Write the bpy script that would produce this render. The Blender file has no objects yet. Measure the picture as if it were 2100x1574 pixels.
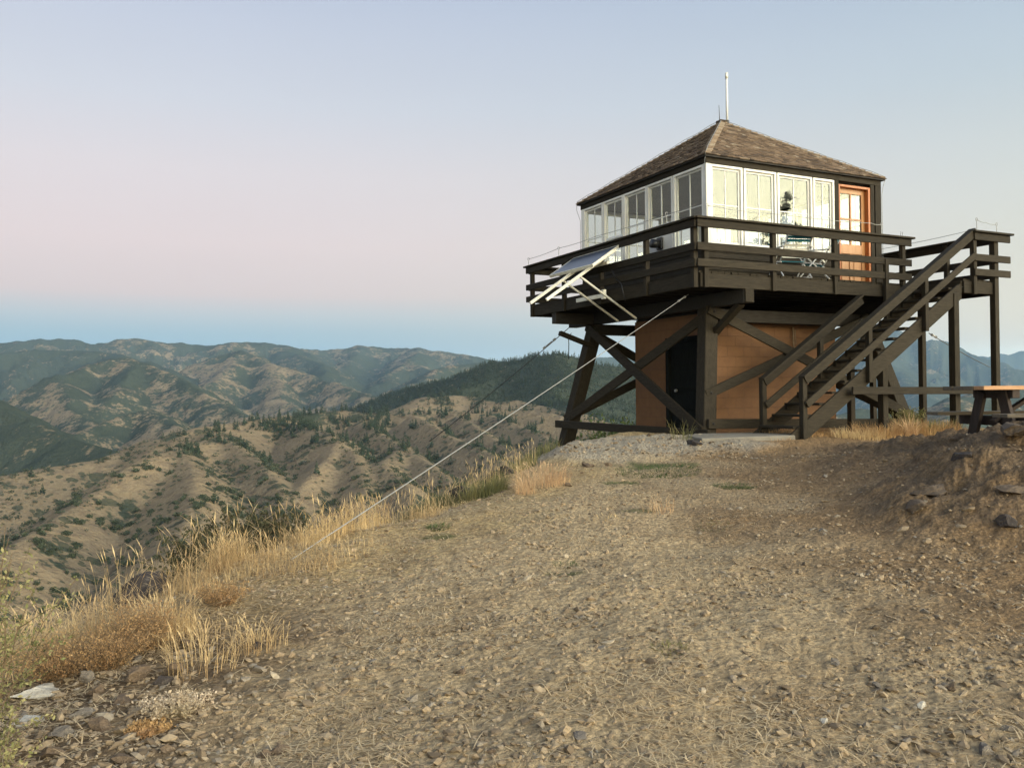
import bpy, bmesh, math, random
import numpy as np
from mathutils import Matrix, Vector
C = bpy.context.scene.collection
scn = bpy.context.scene
R = math.radians
random.seed(7); rng = np.random.default_rng(11)

# ---------------------------------------------------------------- camera
F, PIT, ROL = 1779.9, R(0.645), R(-0.567)          # focal in px of a 2100 px wide frame
cam_d = bpy.data.cameras.new('camera'); cam = bpy.data.objects.new('camera', cam_d); C.objects.link(cam)
cam_d.sensor_width = 36; cam_d.lens = F/2100*36; cam_d.clip_start = .05; cam_d.clip_end = 90000
X_ = Vector((1, 0, 0)); U_ = Vector((0, -math.sin(PIT), math.cos(PIT)))
Rt = X_*math.cos(ROL)+U_*math.sin(ROL); Up = U_*math.cos(ROL)-X_*math.sin(ROL); Bk = Rt.cross(Up)
cam.matrix_world = Matrix(((Rt.x, Up.x, Bk.x, 0), (Rt.y, Up.y, Bk.y, 0), (Rt.z, Up.z, Bk.z, 0), (0, 0, 0, 1)))
scn.camera = cam
YAW = R(26.071); O = Vector((3.279, 15.213, 2.131))  # near corner of the tower's deck, eye = origin
u_ = Vector((math.cos(YAW), math.sin(YAW), 0)); v_ = Vector((-math.sin(YAW), math.cos(YAW), 0))

# ---------------------------------------------------------------- sky, sun, exposure
SUN_AZ, SUN_EL = 128, 5                              # degrees clockwise from the view axis
sd = Vector((math.sin(R(SUN_AZ)), math.cos(R(SUN_AZ)), 0))
def lin(r, g, b):
    return tuple(((c/255+.055)/1.055)**2.4 if c > 10 else c/3300 for c in (r, g, b))+(1,)
w = bpy.data.worlds.new('World'); scn.world = w; w.use_nodes = True
nt = w.node_tree; N = nt.nodes; Lk = nt.links; N.clear()
def nd(tree, t, **kw):
    n = tree.nodes.new(t)
    for k, v in kw.items(): setattr(n, k, v)
    return n
def math_(tree, op, a, b=None, clamp=False):
    m = nd(tree, 'ShaderNodeMath', operation=op, use_clamp=clamp)
    for i, x in enumerate((a, b)):
        if x is None: continue
        if isinstance(x, (int, float)): m.inputs[i].default_value = x
        else: tree.links.new(x, m.inputs[i])
    return m.outputs[0]
tc = nd(nt, 'ShaderNodeTexCoord'); sp = nd(nt, 'ShaderNodeSeparateXYZ'); Lk.new(tc.outputs['Generated'], sp.inputs[0])
el = math_(nt, 'DIVIDE', math_(nt, 'ARCSINE', sp.outputs[2]), math.pi/2)     # 0..1 = 0..90 deg
def ramp(fac, stops, scale=1.0, tree=nt):
    r = nd(tree, 'ShaderNodeValToRGB'); tree.links.new(fac, r.inputs[0]); e = r.color_ramp.elements
    r.color_ramp.interpolation = 'EASE' if False else 'LINEAR'
    while len(e) < len(stops): e.new(.5)
    for k, (p, c) in enumerate(stops):
        e[k].position = p/90 if scale == 1 else p; e[k].color = c
    return r.outputs[0]
anti = ramp(el, [(0, lin(116, 160, 184)), (2.9, lin(126, 168, 190)), (4.0, lin(146, 176, 193)), (5.1, lin(180, 187, 195)), (6.4, lin(212, 192, 192)),
                 (9.5, lin(223, 203, 203)), (14, lin(219, 208, 211)), (18, lin(206, 207, 216)), (25, lin(184, 192, 211)), (45, lin(140, 162, 196)), (90, lin(110, 136, 182))])
side = ramp(el, [(0, lin(230, 210, 182)), (4, lin(230, 214, 188)), (7, lin(220, 213, 194)), (12, lin(209, 210, 203)), (18, lin(188, 199, 206)),
                 (25, lin(168, 184, 203)), (45, lin(138, 160, 192)), (90, lin(110, 136, 182))])
sunw = ramp(el, [(0, lin(255, 230, 172)), (8, lin(255, 238, 194)), (16, lin(246, 241, 212)), (26, lin(215, 225, 218)), (45, lin(150, 170, 196)), (90, lin(110, 136, 182))])
# azimuth: cosine of the angle to the sun on the ground plane
hl = math_(nt, 'SQRT', math_(nt, 'ADD', math_(nt, 'ADD', math_(nt, 'MULTIPLY', sp.outputs[0], sp.outputs[0]), math_(nt, 'MULTIPLY', sp.outputs[1], sp.outputs[1])), 1e-5))
ca = math_(nt, 'DIVIDE', math_(nt, 'ADD', math_(nt, 'MULTIPLY', sp.outputs[0], sd.x), math_(nt, 'MULTIPLY', sp.outputs[1], sd.y)), hl)
def smooth(v, a, b):
    m = nd(nt, 'ShaderNodeMapRange', interpolation_type='SMOOTHSTEP'); Lk.new(v, m.inputs[0]); m.inputs[1].default_value = a; m.inputs[2].default_value = b
    return m.outputs[0]
def mixc(tree, f, a, b, mode='MIX'):
    m = nd(tree, 'ShaderNodeMix', data_type='RGBA', blend_type=mode)
    if isinstance(f, (int, float)): m.inputs[0].default_value = f
    else: tree.links.new(f, m.inputs[0])
    for i, x in ((6, a), (7, b)):
        if isinstance(x, tuple): m.inputs[i].default_value = x
        else: tree.links.new(x, m.inputs[i])
    return m.outputs[2]
c1 = mixc(nt, smooth(ca, -.95, 0.02), anti, side)
glow = math_(nt, 'MULTIPLY', smooth(ca, .05, .8), math_(nt, 'POWER', math_(nt, 'MAXIMUM', math_(nt, 'SUBTRACT', 1, math_(nt, 'MULTIPLY', el, 1.9)), 0), 1.5))
gs = nd(nt, 'ShaderNodeVectorMath', operation='SCALE'); Lk.new(sunw, gs.inputs[0]); gs.inputs['Scale'].default_value = 10.5
c2 = mixc(nt, glow, c1, gs.outputs[0])
neb = nd(nt, 'ShaderNodeTexNoise'); neb.inputs['Scale'].default_value = 2.2; neb.inputs['Detail'].default_value = 3
mp = nd(nt, 'ShaderNodeMapping'); mp.inputs['Scale'].default_value = (1, 1, 5); Lk.new(tc.outputs['Generated'], mp.inputs[0]); Lk.new(mp.outputs[0], neb.inputs[0])
var = math_(nt, 'ADD', math_(nt, 'MULTIPLY', neb.outputs[0], .06), 1.01)
c2v = nd(nt, 'ShaderNodeVectorMath', operation='SCALE'); Lk.new(c2, c2v.inputs[0]); Lk.new(var, c2v.inputs['Scale'])
nis = nd(nt, 'ShaderNodeTexSky', sky_type='NISHITA'); nis.sun_disc = False; nis.sun_elevation = R(1); nis.sun_rotation = R(SUN_AZ); nis.altitude = 1200
nsc = nd(nt, 'ShaderNodeVectorMath', operation='SCALE'); Lk.new(nis.outputs[0], nsc.inputs[0]); nsc.inputs['Scale'].default_value = .05
addn = nd(nt, 'ShaderNodeVectorMath', operation='ADD'); Lk.new(c2v.outputs[0], addn.inputs[0]); Lk.new(nsc.outputs[0], addn.inputs[1])
bg = nd(nt, 'ShaderNodeBackground'); Lk.new(addn.outputs[0], bg.inputs[0]); bg.inputs[1].default_value = 1.0
wo = nd(nt, 'ShaderNodeOutputWorld'); Lk.new(bg.outputs[0], wo.inputs[0])

ld = bpy.data.lights.new('afterglow_sun', 'SUN'); ld.energy = 4.0; ld.angle = R(55); ld.color = (1, .92, .77)
lo = bpy.data.objects.new('afterglow_sun', ld); C.objects.link(lo)
sdir = Vector((sd.x*math.cos(R(20)), sd.y*math.cos(R(20)), math.sin(R(20))))
lo.rotation_euler = (-sdir).to_track_quat('-Z', 'Y').to_euler()
scn.view_settings.view_transform = 'Standard'; scn.view_settings.look = 'None'; scn.view_settings.gamma = 1
scn.view_settings.exposure = 0.0; scn.view_settings.use_curve_mapping = False
scn.render.engine = 'CYCLES'
cy = scn.cycles; cy.max_bounces = 8; cy.diffuse_bounces = 3; cy.glossy_bounces = 4; cy.transparent_max_bounces = 24; cy.transmission_bounces = 4
cy.volume_bounces = 1; cy.volume_max_steps = 64; cy.use_denoising = True; cy.sample_clamp_indirect = 6; cy.caustics_reflective = False; cy.caustics_refractive = False

# ---------------------------------------------------------------- helpers
def un(px, py, dist=None, z=None):
    """ray of a photo pixel -> world point at forward distance dist (or at height z)"""
    dx, dy = px-1050, py-787
    a = dx*math.cos(ROL)+dy*math.sin(ROL); b = -dx*math.sin(ROL)+dy*math.cos(ROL)
    x, zz = a/F, -b/F
    d = Vector((x, math.cos(PIT)-zz*math.sin(PIT), math.sin(PIT)+zz*math.cos(PIT)))
    t = dist/d.y if dist is not None else z/d.z
    return d*t
def proj(P):
    P = np.asarray(P, float); x = P[..., 0]; y = P[..., 1]*math.cos(PIT)+P[..., 2]*math.sin(PIT); z = -P[..., 1]*math.sin(PIT)+P[..., 2]*math.cos(PIT)
    y = np.maximum(y, 1e-3); a = F*x/y; b = -F*z/y
    return np.stack([1050+a*math.cos(ROL)-b*math.sin(ROL), 787+a*math.sin(ROL)+b*math.cos(ROL)], -1)
def hash2(ix, iy, s):
    h = (ix.astype(np.int64)*374761393+iy.astype(np.int64)*668265263+s*1442695041) & 0xffffffff
    h = ((h ^ (h >> 13))*1274126177) & 0xffffffff
    return ((h ^ (h >> 16)) & 0xffffff)/float(0xffffff)
def perl(x, y, s=0):
    ix = np.floor(x); iy = np.floor(y); fx = x-ix; fy = y-iy
    def g(dx, dy):
        a = hash2(ix+dx, iy+dy, s)*2*np.pi
        return np.cos(a)*(fx-dx)+np.sin(a)*(fy-dy)
    ux = fx*fx*fx*(fx*(fx*6-15)+10); uy = fy*fy*fy*(fy*(fy*6-15)+10)
    return ((g(0, 0)*(1-ux)+g(1, 0)*ux)*(1-uy)+(g(0, 1)*(1-ux)+g(1, 1)*ux)*uy)*1.5
def fbm(x, y, o=4, s=0, g=.5):
    r = 0; a = 1
    for k in range(o): r = r+a*perl(x*2**k, y*2**k, s+k*17); a *= g
    return r
def ridged(x, y, o=4, s=0):
    r = 0; a = 1; n = 0
    for k in range(o): r = r+a*(1-np.abs(perl(x*2**k, y*2**k, s+k*31))*2); n += a; a *= .5
    return r/n
def sst(x, a, b):
    t = np.clip((x-a)/(b-a), 0, 1); return t*t*(3-2*t)

def tag(o, label=None, cat=None, group=None, kind=None):
    if label: o['label'] = label
    if cat: o['category'] = cat
    if group: o['group'] = group
    if kind: o['kind'] = kind
    return o
def empty(name, loc=(0, 0, 0), rz=0, **kw):
    o = bpy.data.objects.new(name, None); C.objects.link(o); o.location = loc; o.rotation_euler = (0, 0, rz); o.empty_display_size = .2
    return tag(o, **kw)
class MB:
    """collects shapes, links them as ONE mesh object"""
    def __init__(s): s.v = []; s.f = []; s.m = []; s.n = 0
    def add(s, verts, faces, mi=0):
        verts = np.asarray(verts, float).reshape(-1, 3); s.v.append(verts)
        for f in faces: s.f.append(tuple(int(i)+s.n for i in f)); s.m.append(mi)
        s.n += len(verts); return s
    def box(s, a, b, mi=0):
        (x0, y0, z0), (x1, y1, z1) = a, b
        x0, x1 = min(x0, x1), max(x0, x1); y0, y1 = min(y0, y1), max(y0, y1); z0, z1 = min(z0, z1), max(z0, z1)
        return s.add([(x0, y0, z0), (x1, y0, z0), (x1, y1, z0), (x0, y1, z0), (x0, y0, z1), (x1, y0, z1), (x1, y1, z1), (x0, y1, z1)],
                     [(0, 3, 2, 1), (4, 5, 6, 7), (0, 1, 5, 4), (1, 2, 6, 5), (2, 3, 7, 6), (3, 0, 4, 7)], mi)
    def bar(s, p, q, wd, ht, side=None, mi=0):
        """board from p to q; wd across 'side' direction, ht across the other"""
        p, q = Vector(p), Vector(q); d = (q-p).normalized()
        sd_ = Vector(side) if side is not None else (Vector((0, 0, 1)).cross(d) if abs(d.z) < .95 else Vector((1, 0, 0)))
        sd_ = (sd_-d*sd_.dot(d)).normalized(); t = d.cross(sd_)
        vs = [e+sd_*(a*wd/2)+t*(b*ht/2) for e in (p, q) for a, b in ((-1, -1), (1, -1), (1, 1), (-1, 1))]
        return s.add([tuple(x) for x in vs], [(0, 1, 2, 3), (7, 6, 5, 4), (0, 4, 5, 1), (1, 5, 6, 2), (2, 6, 7, 3), (3, 7, 4, 0)], mi)
    def tube(s, pts, r, n=8, mi=0, r2=None):
        pts = [Vector(p) for p in pts]; rings = []
        for i, p in enumerate(pts):
            d = (pts[min(i+1, len(pts)-1)]-pts[max(i-1, 0)]).normalized()
            a = d.orthogonal().normalized(); b = d.cross(a)
            rr = r if r2 is None else r+(r2-r)*i/(len(pts)-1)
            rings.append([p+a*rr*math.cos(2*math.pi*k/n)+b*rr*math.sin(2*math.pi*k/n) for k in range(n)])
            if i:   # keep the rings aligned
                pa = rings[i-1][0]-pts[i-1]; best = max(range(n), key=lambda k: (rings[i][k]-p).dot(pa)); rings[i] = rings[i][best:]+rings[i][:best]
                if (rings[i][1]-p).dot(rings[i-1][1]-pts[i-1]) < (rings[i][-1]-p).dot(rings[i-1][1]-pts[i-1]): rings[i] = [rings[i][0]]+rings[i][:0:-1]
        V = [tuple(x) for rg in rings for x in rg]; Fc = []
        for i in range(len(pts)-1):
            for k in range(n): Fc.append((i*n+k, i*n+(k+1) % n, (i+1)*n+(k+1) % n, (i+1)*n+k))
        Fc += [tuple(range(n))[::-1], tuple((len(pts)-1)*n+k for k in range(n))]
        return s.add(V, Fc, mi)
    def build(s, name, mats, parent=None, smooth=False, bevel=0):
        me = bpy.data.meshes.new(name)
        me.from_pydata(np.concatenate(s.v).tolist() if s.v else [], [], s.f)
        for m in (mats if isinstance(mats, (list, tuple)) else [mats]): me.materials.append(m)
        me.polygons.foreach_set('material_index', s.m); me.polygons.foreach_set('use_smooth', [smooth]*len(s.f)); me.update()
        o = bpy.data.objects.new(name, me); C.objects.link(o)
        if parent is not None: o.parent = parent
        if bevel:
            b = o.modifiers.new('bevel', 'BEVEL'); b.width = bevel; b.segments = 1; b.limit_method = 'ANGLE'
        return o
def np_mesh(name, V, Fq, mats, parent=None, attrs=None, smooth=False, tri=False, mi=None):
    """fast mesh of quads or triangles from numpy arrays"""
    me = bpy.data.meshes.new(name); k = Fq.shape[1]
    me.vertices.add(len(V)); me.vertices.foreach_set('co', np.ascontiguousarray(V, np.float32).ravel())
    me.loops.add(Fq.size); me.loops.foreach_set('vertex_index', np.ascontiguousarray(Fq, np.int32).ravel())
    me.polygons.add(len(Fq)); me.polygons.foreach_set('loop_start', np.arange(0, Fq.size, k, dtype=np.int32))
    me.polygons.foreach_set('loop_total', np.full(len(Fq), k, np.int32))
    me.polygons.foreach_set('use_smooth', np.full(len(Fq), smooth))
    if mi is not None: me.polygons.foreach_set('material_index', np.asarray(mi, np.int32))
    for m in (mats if isinstance(mats, (list, tuple)) else [mats]): me.materials.append(m)
    for n_, a in (attrs or {}).items():
        if a.ndim == 2:
            at = me.color_attributes.new(n_, 'FLOAT_COLOR', 'POINT'); at.data.foreach_set('color', np.concatenate([a, np.ones((len(a), 1))], 1).astype(np.float32).ravel())
        else:
            at = me.attributes.new(n_, 'FLOAT', 'POINT'); at.data.foreach_set('value', a.astype(np.float32))
    me.update(calc_edges=True); me.validate()
    o = bpy.data.objects.new(name, me); C.objects.link(o)
    if parent is not None: o.parent = parent
    return o

# ---------------------------------------------------------------- materials
def newmat(name):
    m = bpy.data.materials.new(name); m.use_nodes = True; t = m.node_tree; t.nodes.clear()
    out = nd(t, 'ShaderNodeOutputMaterial'); b = nd(t, 'ShaderNodeBsdfPrincipled'); t.links.new(b.outputs[0], out.inputs[0])
    return m, t, b
def noise(t, vec, scale, detail=4, rough=.55, out=0):
    n = nd(t, 'ShaderNodeTexNoise'); n.inputs['Scale'].default_value = scale; n.inputs['Detail'].default_value = detail; n.inputs['Roughness'].default_value = rough
    if vec is not None: t.links.new(vec, n.inputs['Vector'])
    return n.outputs[out]
def mrange(t, v, a, b, c=0., d=1.):
    m = nd(t, 'ShaderNodeMapRange'); t.links.new(v, m.inputs[0])
    for i, x in enumerate((a, b, c, d)): m.inputs[i+1].default_value = x
    return m.outputs[0]
def coord(t, kind='Object', scale=(1, 1, 1)):
    c = nd(t, 'ShaderNodeTexCoord'); m = nd(t, 'ShaderNodeMapping'); m.inputs['Scale'].default_value = scale; t.links.new(c.outputs[kind], m.inputs[0]); return m.outputs[0]
def bump(t, b, h, strength=.4, dist=.01):
    n = nd(t, 'ShaderNodeBump'); n.inputs['Strength'].default_value = strength; n.inputs['Distance'].default_value = dist
    t.links.new(h, n.inputs['Height']); t.links.new(n.outputs[0], b.inputs['Normal'])
def simple(name, c1, c2=None, rough=.7, scale=6, stretch=(1, 1, 1), bmp=.3, bd=.004, metal=0, spec=.4, detail=5, wear=None):
    m, t, b = newmat(name); c2 = c2 or tuple(x*.7 for x in c1)
    v = coord(t, 'Object', stretch); n = noise(t, v, scale, detail, .6)
    col = mixc(t, mrange(t, n, .32, .68), c1+(1,), c2+(1,))
    if wear:
        n2 = noise(t, v, scale*3.1, 6, .7); col = mixc(t, mrange(t, n2, .62, .72), col, wear+(1,))
    rnd = nd(t, 'ShaderNodeObjectInfo').outputs['Random']
    hs = nd(t, 'ShaderNodeHueSaturation'); t.links.new(col, hs.inputs['Color']); t.links.new(mrange(t, rnd, 0, 1, .82, 1.15), hs.inputs['Value'])
    t.links.new(hs.outputs[0], b.inputs['Base Color'])
    t.links.new(mrange(t, n, 0, 1, max(rough-.12, .03), min(rough+.12, 1)), b.inputs['Roughness'])
    b.inputs['Metallic'].default_value = metal; b.inputs['Specular IOR Level'].default_value = spec
    if bmp: bump(t, b, n, bmp, bd)
    return m
M = {}
DK = (.035, .028, .018); DK2 = (.019, .0155, .0105); WEAR = (.075, .061, .040)
M['wood_u'] = simple('brown_paint_wood_u', DK, DK2, .75, 5, (1, 9, 9), .7, .006, spec=.15, wear=WEAR)
M['wood_v'] = simple('brown_paint_wood_v', DK, DK2, .75, 5, (9, 1, 9), .7, .006, spec=.15, wear=WEAR)
M['wood_z'] = simple('brown_paint_wood_z', DK, DK2, .75, 5, (9, 9, 1), .7, .006, spec=.15, wear=WEAR)
M['under'] = simple('shade_darkened_wood', (.03, .026, .021), (.018, .015, .012), .85, 5, (1, 6, 6))  # timber with the shade under the deck put into its colour
M['white'] = simple('white_paint', (.72, .71, .66), (.6, .58, .53), .5, 4, (1, 1, .4), .2, .002)
M['inner'] = simple('cream_inner_wall', (.5, .48, .42), (.45, .43, .38), .6, 2)
M['ceil'] = simple('grey_ceiling', (.085, .08, .085), (.07, .066, .07), .7, 2)
M['door'] = simple('varnished_door', (.47, .235, .095), (.36, .17, .062), .4, 3, (5, 5, .6), .2, .002)
M['doorjamb'] = simple('door_jamb_wood', (.40, .13, .035), (.28, .09, .025), .45, 3, (5, 5, .6), .2, .002)  # redder wood tone than the door itself
M['block'] = simple('ochre_block_paint', (.34, .17, .065), (.28, .135, .052), .8, 3, (1, 1, 1), .4, .004)
M['darkdoor'] = simple('black_green_door', (.011, .013, .012), (.007, .008, .008), .85, 4, (6, 6, 1), spec=.08)
M['alu'] = simple('aluminium', (.72, .70, .60), (.62, .60, .50), .4, 8, (1, 1, 1), .1, .001, metal=.15)
M['tube'] = simple('white_enamel_tube', (.75, .75, .72), (.66, .66, .63), .35, 8)
M['wire'] = simple('steel_cable', (.30, .30, .28), (.22, .22, .21), .5, 40, (1, 1, 1), 0, .001, metal=.3)
M['black'] = simple('black_plastic', (.012, .012, .013), (.02, .02, .02), .4, 8)
M['teal'] = simple('teal_webbing', (.04, .30, .36), (.03, .23, .29), .7, 20, (1, 1, 1), .3, .002)
M['webw'] = simple('white_webbing', (.66, .66, .60), (.55, .55, .5), .7, 20, (1, 1, 1), .3, .002)
M['conc'] = simple('pale_concrete', (.21, .19, .15), (.15, .135, .105), .9, 3, (1, 1, 1), .6, .01, detail=9)
M['table'] = simple('weathered_table_wood', (.14, .11, .075), (.09, .072, .05), .8, 4, (1, 8, 8), .5, .004, wear=(.2, .15, .1))
M['tableo'] = simple('glow_lit_table_side', (.50, .27, .13), (.38, .20, .09), .6, 4, (1, 8, 8), .4, .003)  # table wood with the warm glow on its near side put into the colour
M['tabled'] = simple('table_leg_wood', (.045, .030, .022), (.03, .02, .015), .8, 4, (6, 6, 2), .4, .003)
M['trunk'] = simple('bark', (.10, .07, .045), (.06, .042, .03), .9, 9, (4, 4, 1), .7, .02)
def mat_shingle():
    m, t, b = newmat('cedar_shingles'); v = coord(t, 'Object', (1, 1, 1))
    at = nd(t, 'ShaderNodeAttribute', attribute_name='tone')
    col = ramp(at.outputs['Fac'], [(0, (.05, .034, .023, 1)), (.3, (.12, .082, .052, 1)), (.55, (.19, .130, .082, 1)), (.8, (.26, .188, .122, 1)), (1, (.34, .285, .21, 1))], 0, t)
    n = noise(t, v, 26, 5, .7); col = mixc(t, mrange(t, n, .35, .7, .0, .55), col, (.05, .042, .034, 1))
    t.links.new(col, b.inputs['Base Color']); b.inputs['Roughness'].default_value = .85; b.inputs['Specular IOR Level'].default_value = .25
    bump(t, b, n, .6, .006); return m
M['shingle'] = mat_shingle()
def mat_glass():
    m = bpy.data.materials.new('window_glass'); m.use_nodes = True; t = m.node_tree; t.nodes.clear()
    out = nd(t, 'ShaderNodeOutputMaterial'); g = nd(t, 'ShaderNodeBsdfGlossy'); tr = nd(t, 'ShaderNodeBsdfTransparent'); mx = nd(t, 'ShaderNodeMixShader')
    g.inputs['Roughness'].default_value = .004; g.inputs['Color'].default_value = (.95, 1, .87, 1); tr.inputs['Color'].default_value = (.86, .90, .87, 1)
    gm = nd(t, 'ShaderNodeNewGeometry'); dt = nd(t, 'ShaderNodeVectorMath', operation='DOT_PRODUCT'); t.links.new(gm.outputs['Incoming'], dt.inputs[0]); t.links.new(gm.outputs['Normal'], dt.inputs[1])
    ic = math_(t, 'SUBTRACT', 1, math_(t, 'ABSOLUTE', dt.outputs['Value']))      # Schlick's curve, the same from both sides of the pane
    f = math_(t, 'ADD', math_(t, 'MULTIPLY', math_(t, 'POWER', ic, 5), .8), .088, True); t.links.new(f, mx.inputs[0]); t.links.new(tr.outputs[0], mx.inputs[1]); t.links.new(g.outputs[0], mx.inputs[2])
    n = nd(t, 'ShaderNodeBump'); n.inputs['Strength'].default_value = .03; n.inputs['Distance'].default_value = .01; v = coord(t, 'Object'); t.links.new(noise(t, v, 1.6, 1), n.inputs['Height']); t.links.new(n.outputs[0], g.inputs['Normal'])
    t.links.new(mx.outputs[0], out.inputs[0]); return m
M['glass'] = mat_glass()
def mat_solar():
    m, t, b = newmat('solar_cells'); v = coord(t, 'Object', (1, 1, 1))
    br = nd(t, 'ShaderNodeTexBrick'); t.links.new(v, br.inputs['Vector']); br.offset = 0; br.inputs['Scale'].default_value = 1
    br.inputs['Brick Width'].default_value = .125; br.inputs['Row Height'].default_value = .125; br.inputs['Mortar Size'].default_value = .004
    br.inputs['Color1'].default_value = (.045, .052, .075, 1); br.inputs['Color2'].default_value = (.052, .06, .088, 1); br.inputs['Mortar'].default_value = (.13, .14, .16, 1)
    t.links.new(br.outputs[0], b.inputs['Base Color']); b.inputs['Roughness'].default_value = .28; b.inputs['Specular IOR Level'].default_value = .6; return m
M['solar'] = mat_solar()
def mat_leaf(name, c1, c2, c3=None, rough=.65, trans=.35, scale=3.0):
    m = bpy.data.materials.new(name); m.use_nodes = True; t = m.node_tree; t.nodes.clear()
    out = nd(t, 'ShaderNodeOutputMaterial'); b = nd(t, 'ShaderNodeBsdfPrincipled'); tl = nd(t, 'ShaderNodeBsdfTranslucent'); mx = nd(t, 'ShaderNodeMixShader'); mx.inputs[0].default_value = trans
    g = nd(t, 'ShaderNodeNewGeometry'); col = mixc(t, g.outputs['Random Per Island'], c1+(1,), c2+(1,))
    v = coord(t, 'Object'); n = noise(t, v, scale, 2); col = mixc(t, mrange(t, n, .4, .65), col, (c3 or tuple(x*.6 for x in c1))+(1,))
    t.links.new(col, b.inputs['Base Color']); t.links.new(col, tl.inputs['Color']); b.inputs['Roughness'].default_value = rough; b.inputs['Specular IOR Level'].default_value = .25
    t.links.new(b.outputs[0], mx.inputs[1]); t.links.new(tl.outputs[0], mx.inputs[2]); t.links.new(mx.outputs[0], out.inputs[0]); return m
M['gold'] = mat_leaf('golden_dry_grass', (.74, .56, .30), (.58, .42, .21), (.44, .30, .15), scale=2.2)
M['pale'] = mat_leaf('pale_straw', (.74, .54, .32), (.60, .42, .24), (.50, .32, .18))
M['ggrass'] = mat_leaf('olive_green_grass', (.17, .17, .065), (.32, .27, .11), (.12, .125, .055))
M['green'] = mat_leaf('low_green_grass', (.07, .12, .035), (.12, .15, .05))
M['sage'] = mat_leaf('yellow_green_leaves', (.21, .21, .075), (.46, .40, .19), (.13, .14, .055), scale=4)
M['olive'] = mat_leaf('dark_olive_leaves', (.07, .072, .035), (.11, .105, .05), (.045, .05, .025))
M['pine'] = mat_leaf('pine_needles', (.030, .050, .026), (.045, .066, .034), (.022, .036, .02), trans=.1)
M['pineb'] = mat_leaf('bright_pine_needles', (.10, .15, .04), (.17, .20, .06), (.06, .09, .03), trans=.2)
M['shrub'] = mat_leaf('hillside_shrub_leaves', (.045, .060, .030), (.07, .082, .04), (.035, .045, .024), trans=.1)
M['tumble'] = mat_leaf('rusty_dry_weeds', (.58, .39, .18), (.46, .29, .13), (.36, .21, .10))
M['buck'] = mat_leaf('cream_flower_heads', (.74, .64, .48), (.52, .40, .28), (.40, .32, .20))
M['twig'] = simple('dry_twig', (.20, .14, .08), (.13, .09, .05), .8, 9)
def mat_rock(name, c1, c2, c3, sc=3.0):
    m, t, b = newmat(name); v = coord(t, 'Object'); n = noise(t, v, sc, 8, .65); n2 = noise(t, v, sc*5, 6, .7)
    col = mixc(t, mrange(t, n, .35, .65), c1+(1,), c2+(1,)); col = mixc(t, mrange(t, n2, .55, .68), col, c3+(1,))
    t.links.new(col, b.inputs['Base Color']); b.inputs['Roughness'].default_value = .9; b.inputs['Specular IOR Level'].default_value = .2
    bump(t, b, n2, .8, .02); return m
M['rock'] = mat_rock('brown_rock', (.15, .105, .07), (.09, .066, .047), (.21, .16, .11))
M['rockd'] = mat_rock('dark_rock', (.06, .05, .045), (.035, .03, .028), (.12, .10, .08))
M['rockg'] = mat_rock('grey_rock', (.22, .19, .155), (.13, .115, .095), (.30, .27, .22))
M['rockp'] = mat_rock('pale_rock', (.48, .45, .38), (.36, .33, .27), (.24, .21, .17))
def mat_stones():
    m, t, b = newmat('gravel_stones'); g = nd(t, 'ShaderNodeNewGeometry')
    col = ramp(g.outputs['Random Per Island'], [(0, (.12, .09, .06, 1)), (.25, (.22, .165, .105, 1)), (.55, (.29, .22, .14, 1)), (.8, (.34, .26, .165, 1)), (.93, (.21, .185, .15, 1)), (1, (.40, .33, .23, 1))], 0, t)
    v = coord(t, 'Object'); n = noise(t, v, 40, 5, .7); col = mixc(t, mrange(t, n, .4, .7, 0, .5), col, (.13, .095, .06, 1))
    t.links.new(col, b.inputs['Base Color']); b.inputs['Roughness'].default_value = .92; b.inputs['Specular IOR Level'].default_value = .15; bump(t, b, n, .5, .004); return m
M['stones'] = mat_stones()
def mat_ground():
    m, t, b = newmat('trodden_dirt'); v = coord(t, 'Object'); at = nd(t, 'ShaderNodeAttribute', attribute_name='tint'); rk = nd(t, 'ShaderNodeAttribute', attribute_name='rock').outputs['Fac']
    n1 = noise(t, v, 2.4, 6, .6); n2 = noise(t, v, 17, 8, .72); n3 = noise(t, v, 75, 4, .7)
    vo = nd(t, 'ShaderNodeTexVoronoi'); t.links.new(v, vo.inputs['Vector']); vo.inputs['Scale'].default_value = 28
    col = mixc(t, mrange(t, n1, .35, .65, 0, .25), at.outputs['Color'], (.25, .185, .115, 1))
    f = mixc(t, mrange(t, n2, .3, .72), (.50, .48, .45, 1), (1.36, 1.33, 1.28, 1)); col = mixc(t, 1, col, f, 'MULTIPLY')
    sp_ = mixc(t, mrange(t, vo.outputs['Distance'], .0, .5), (1.25, 1.22, 1.18, 1), (.62, .6, .58, 1)); col = mixc(t, .55, col, sp_, 'MULTIPLY')
    col = mixc(t, mrange(t, n3, .62, .72, 0, .6), col, (.42, .33, .20, 1))
    t.links.new(col, b.inputs['Base Color']); b.inputs['Roughness'].default_value = .95; b.inputs['Specular IOR Level'].default_value = .1
    h = math_(t, 'ADD', math_(t, 'MULTIPLY', n2, .8), math_(t, 'ADD', math_(t, 'MULTIPLY', n3, .3), math_(t, 'MULTIPLY', vo.outputs['Distance'], -.5)))
    bump(t, b, h, .9, .05); return m
M['ground'] = mat_ground()
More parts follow.
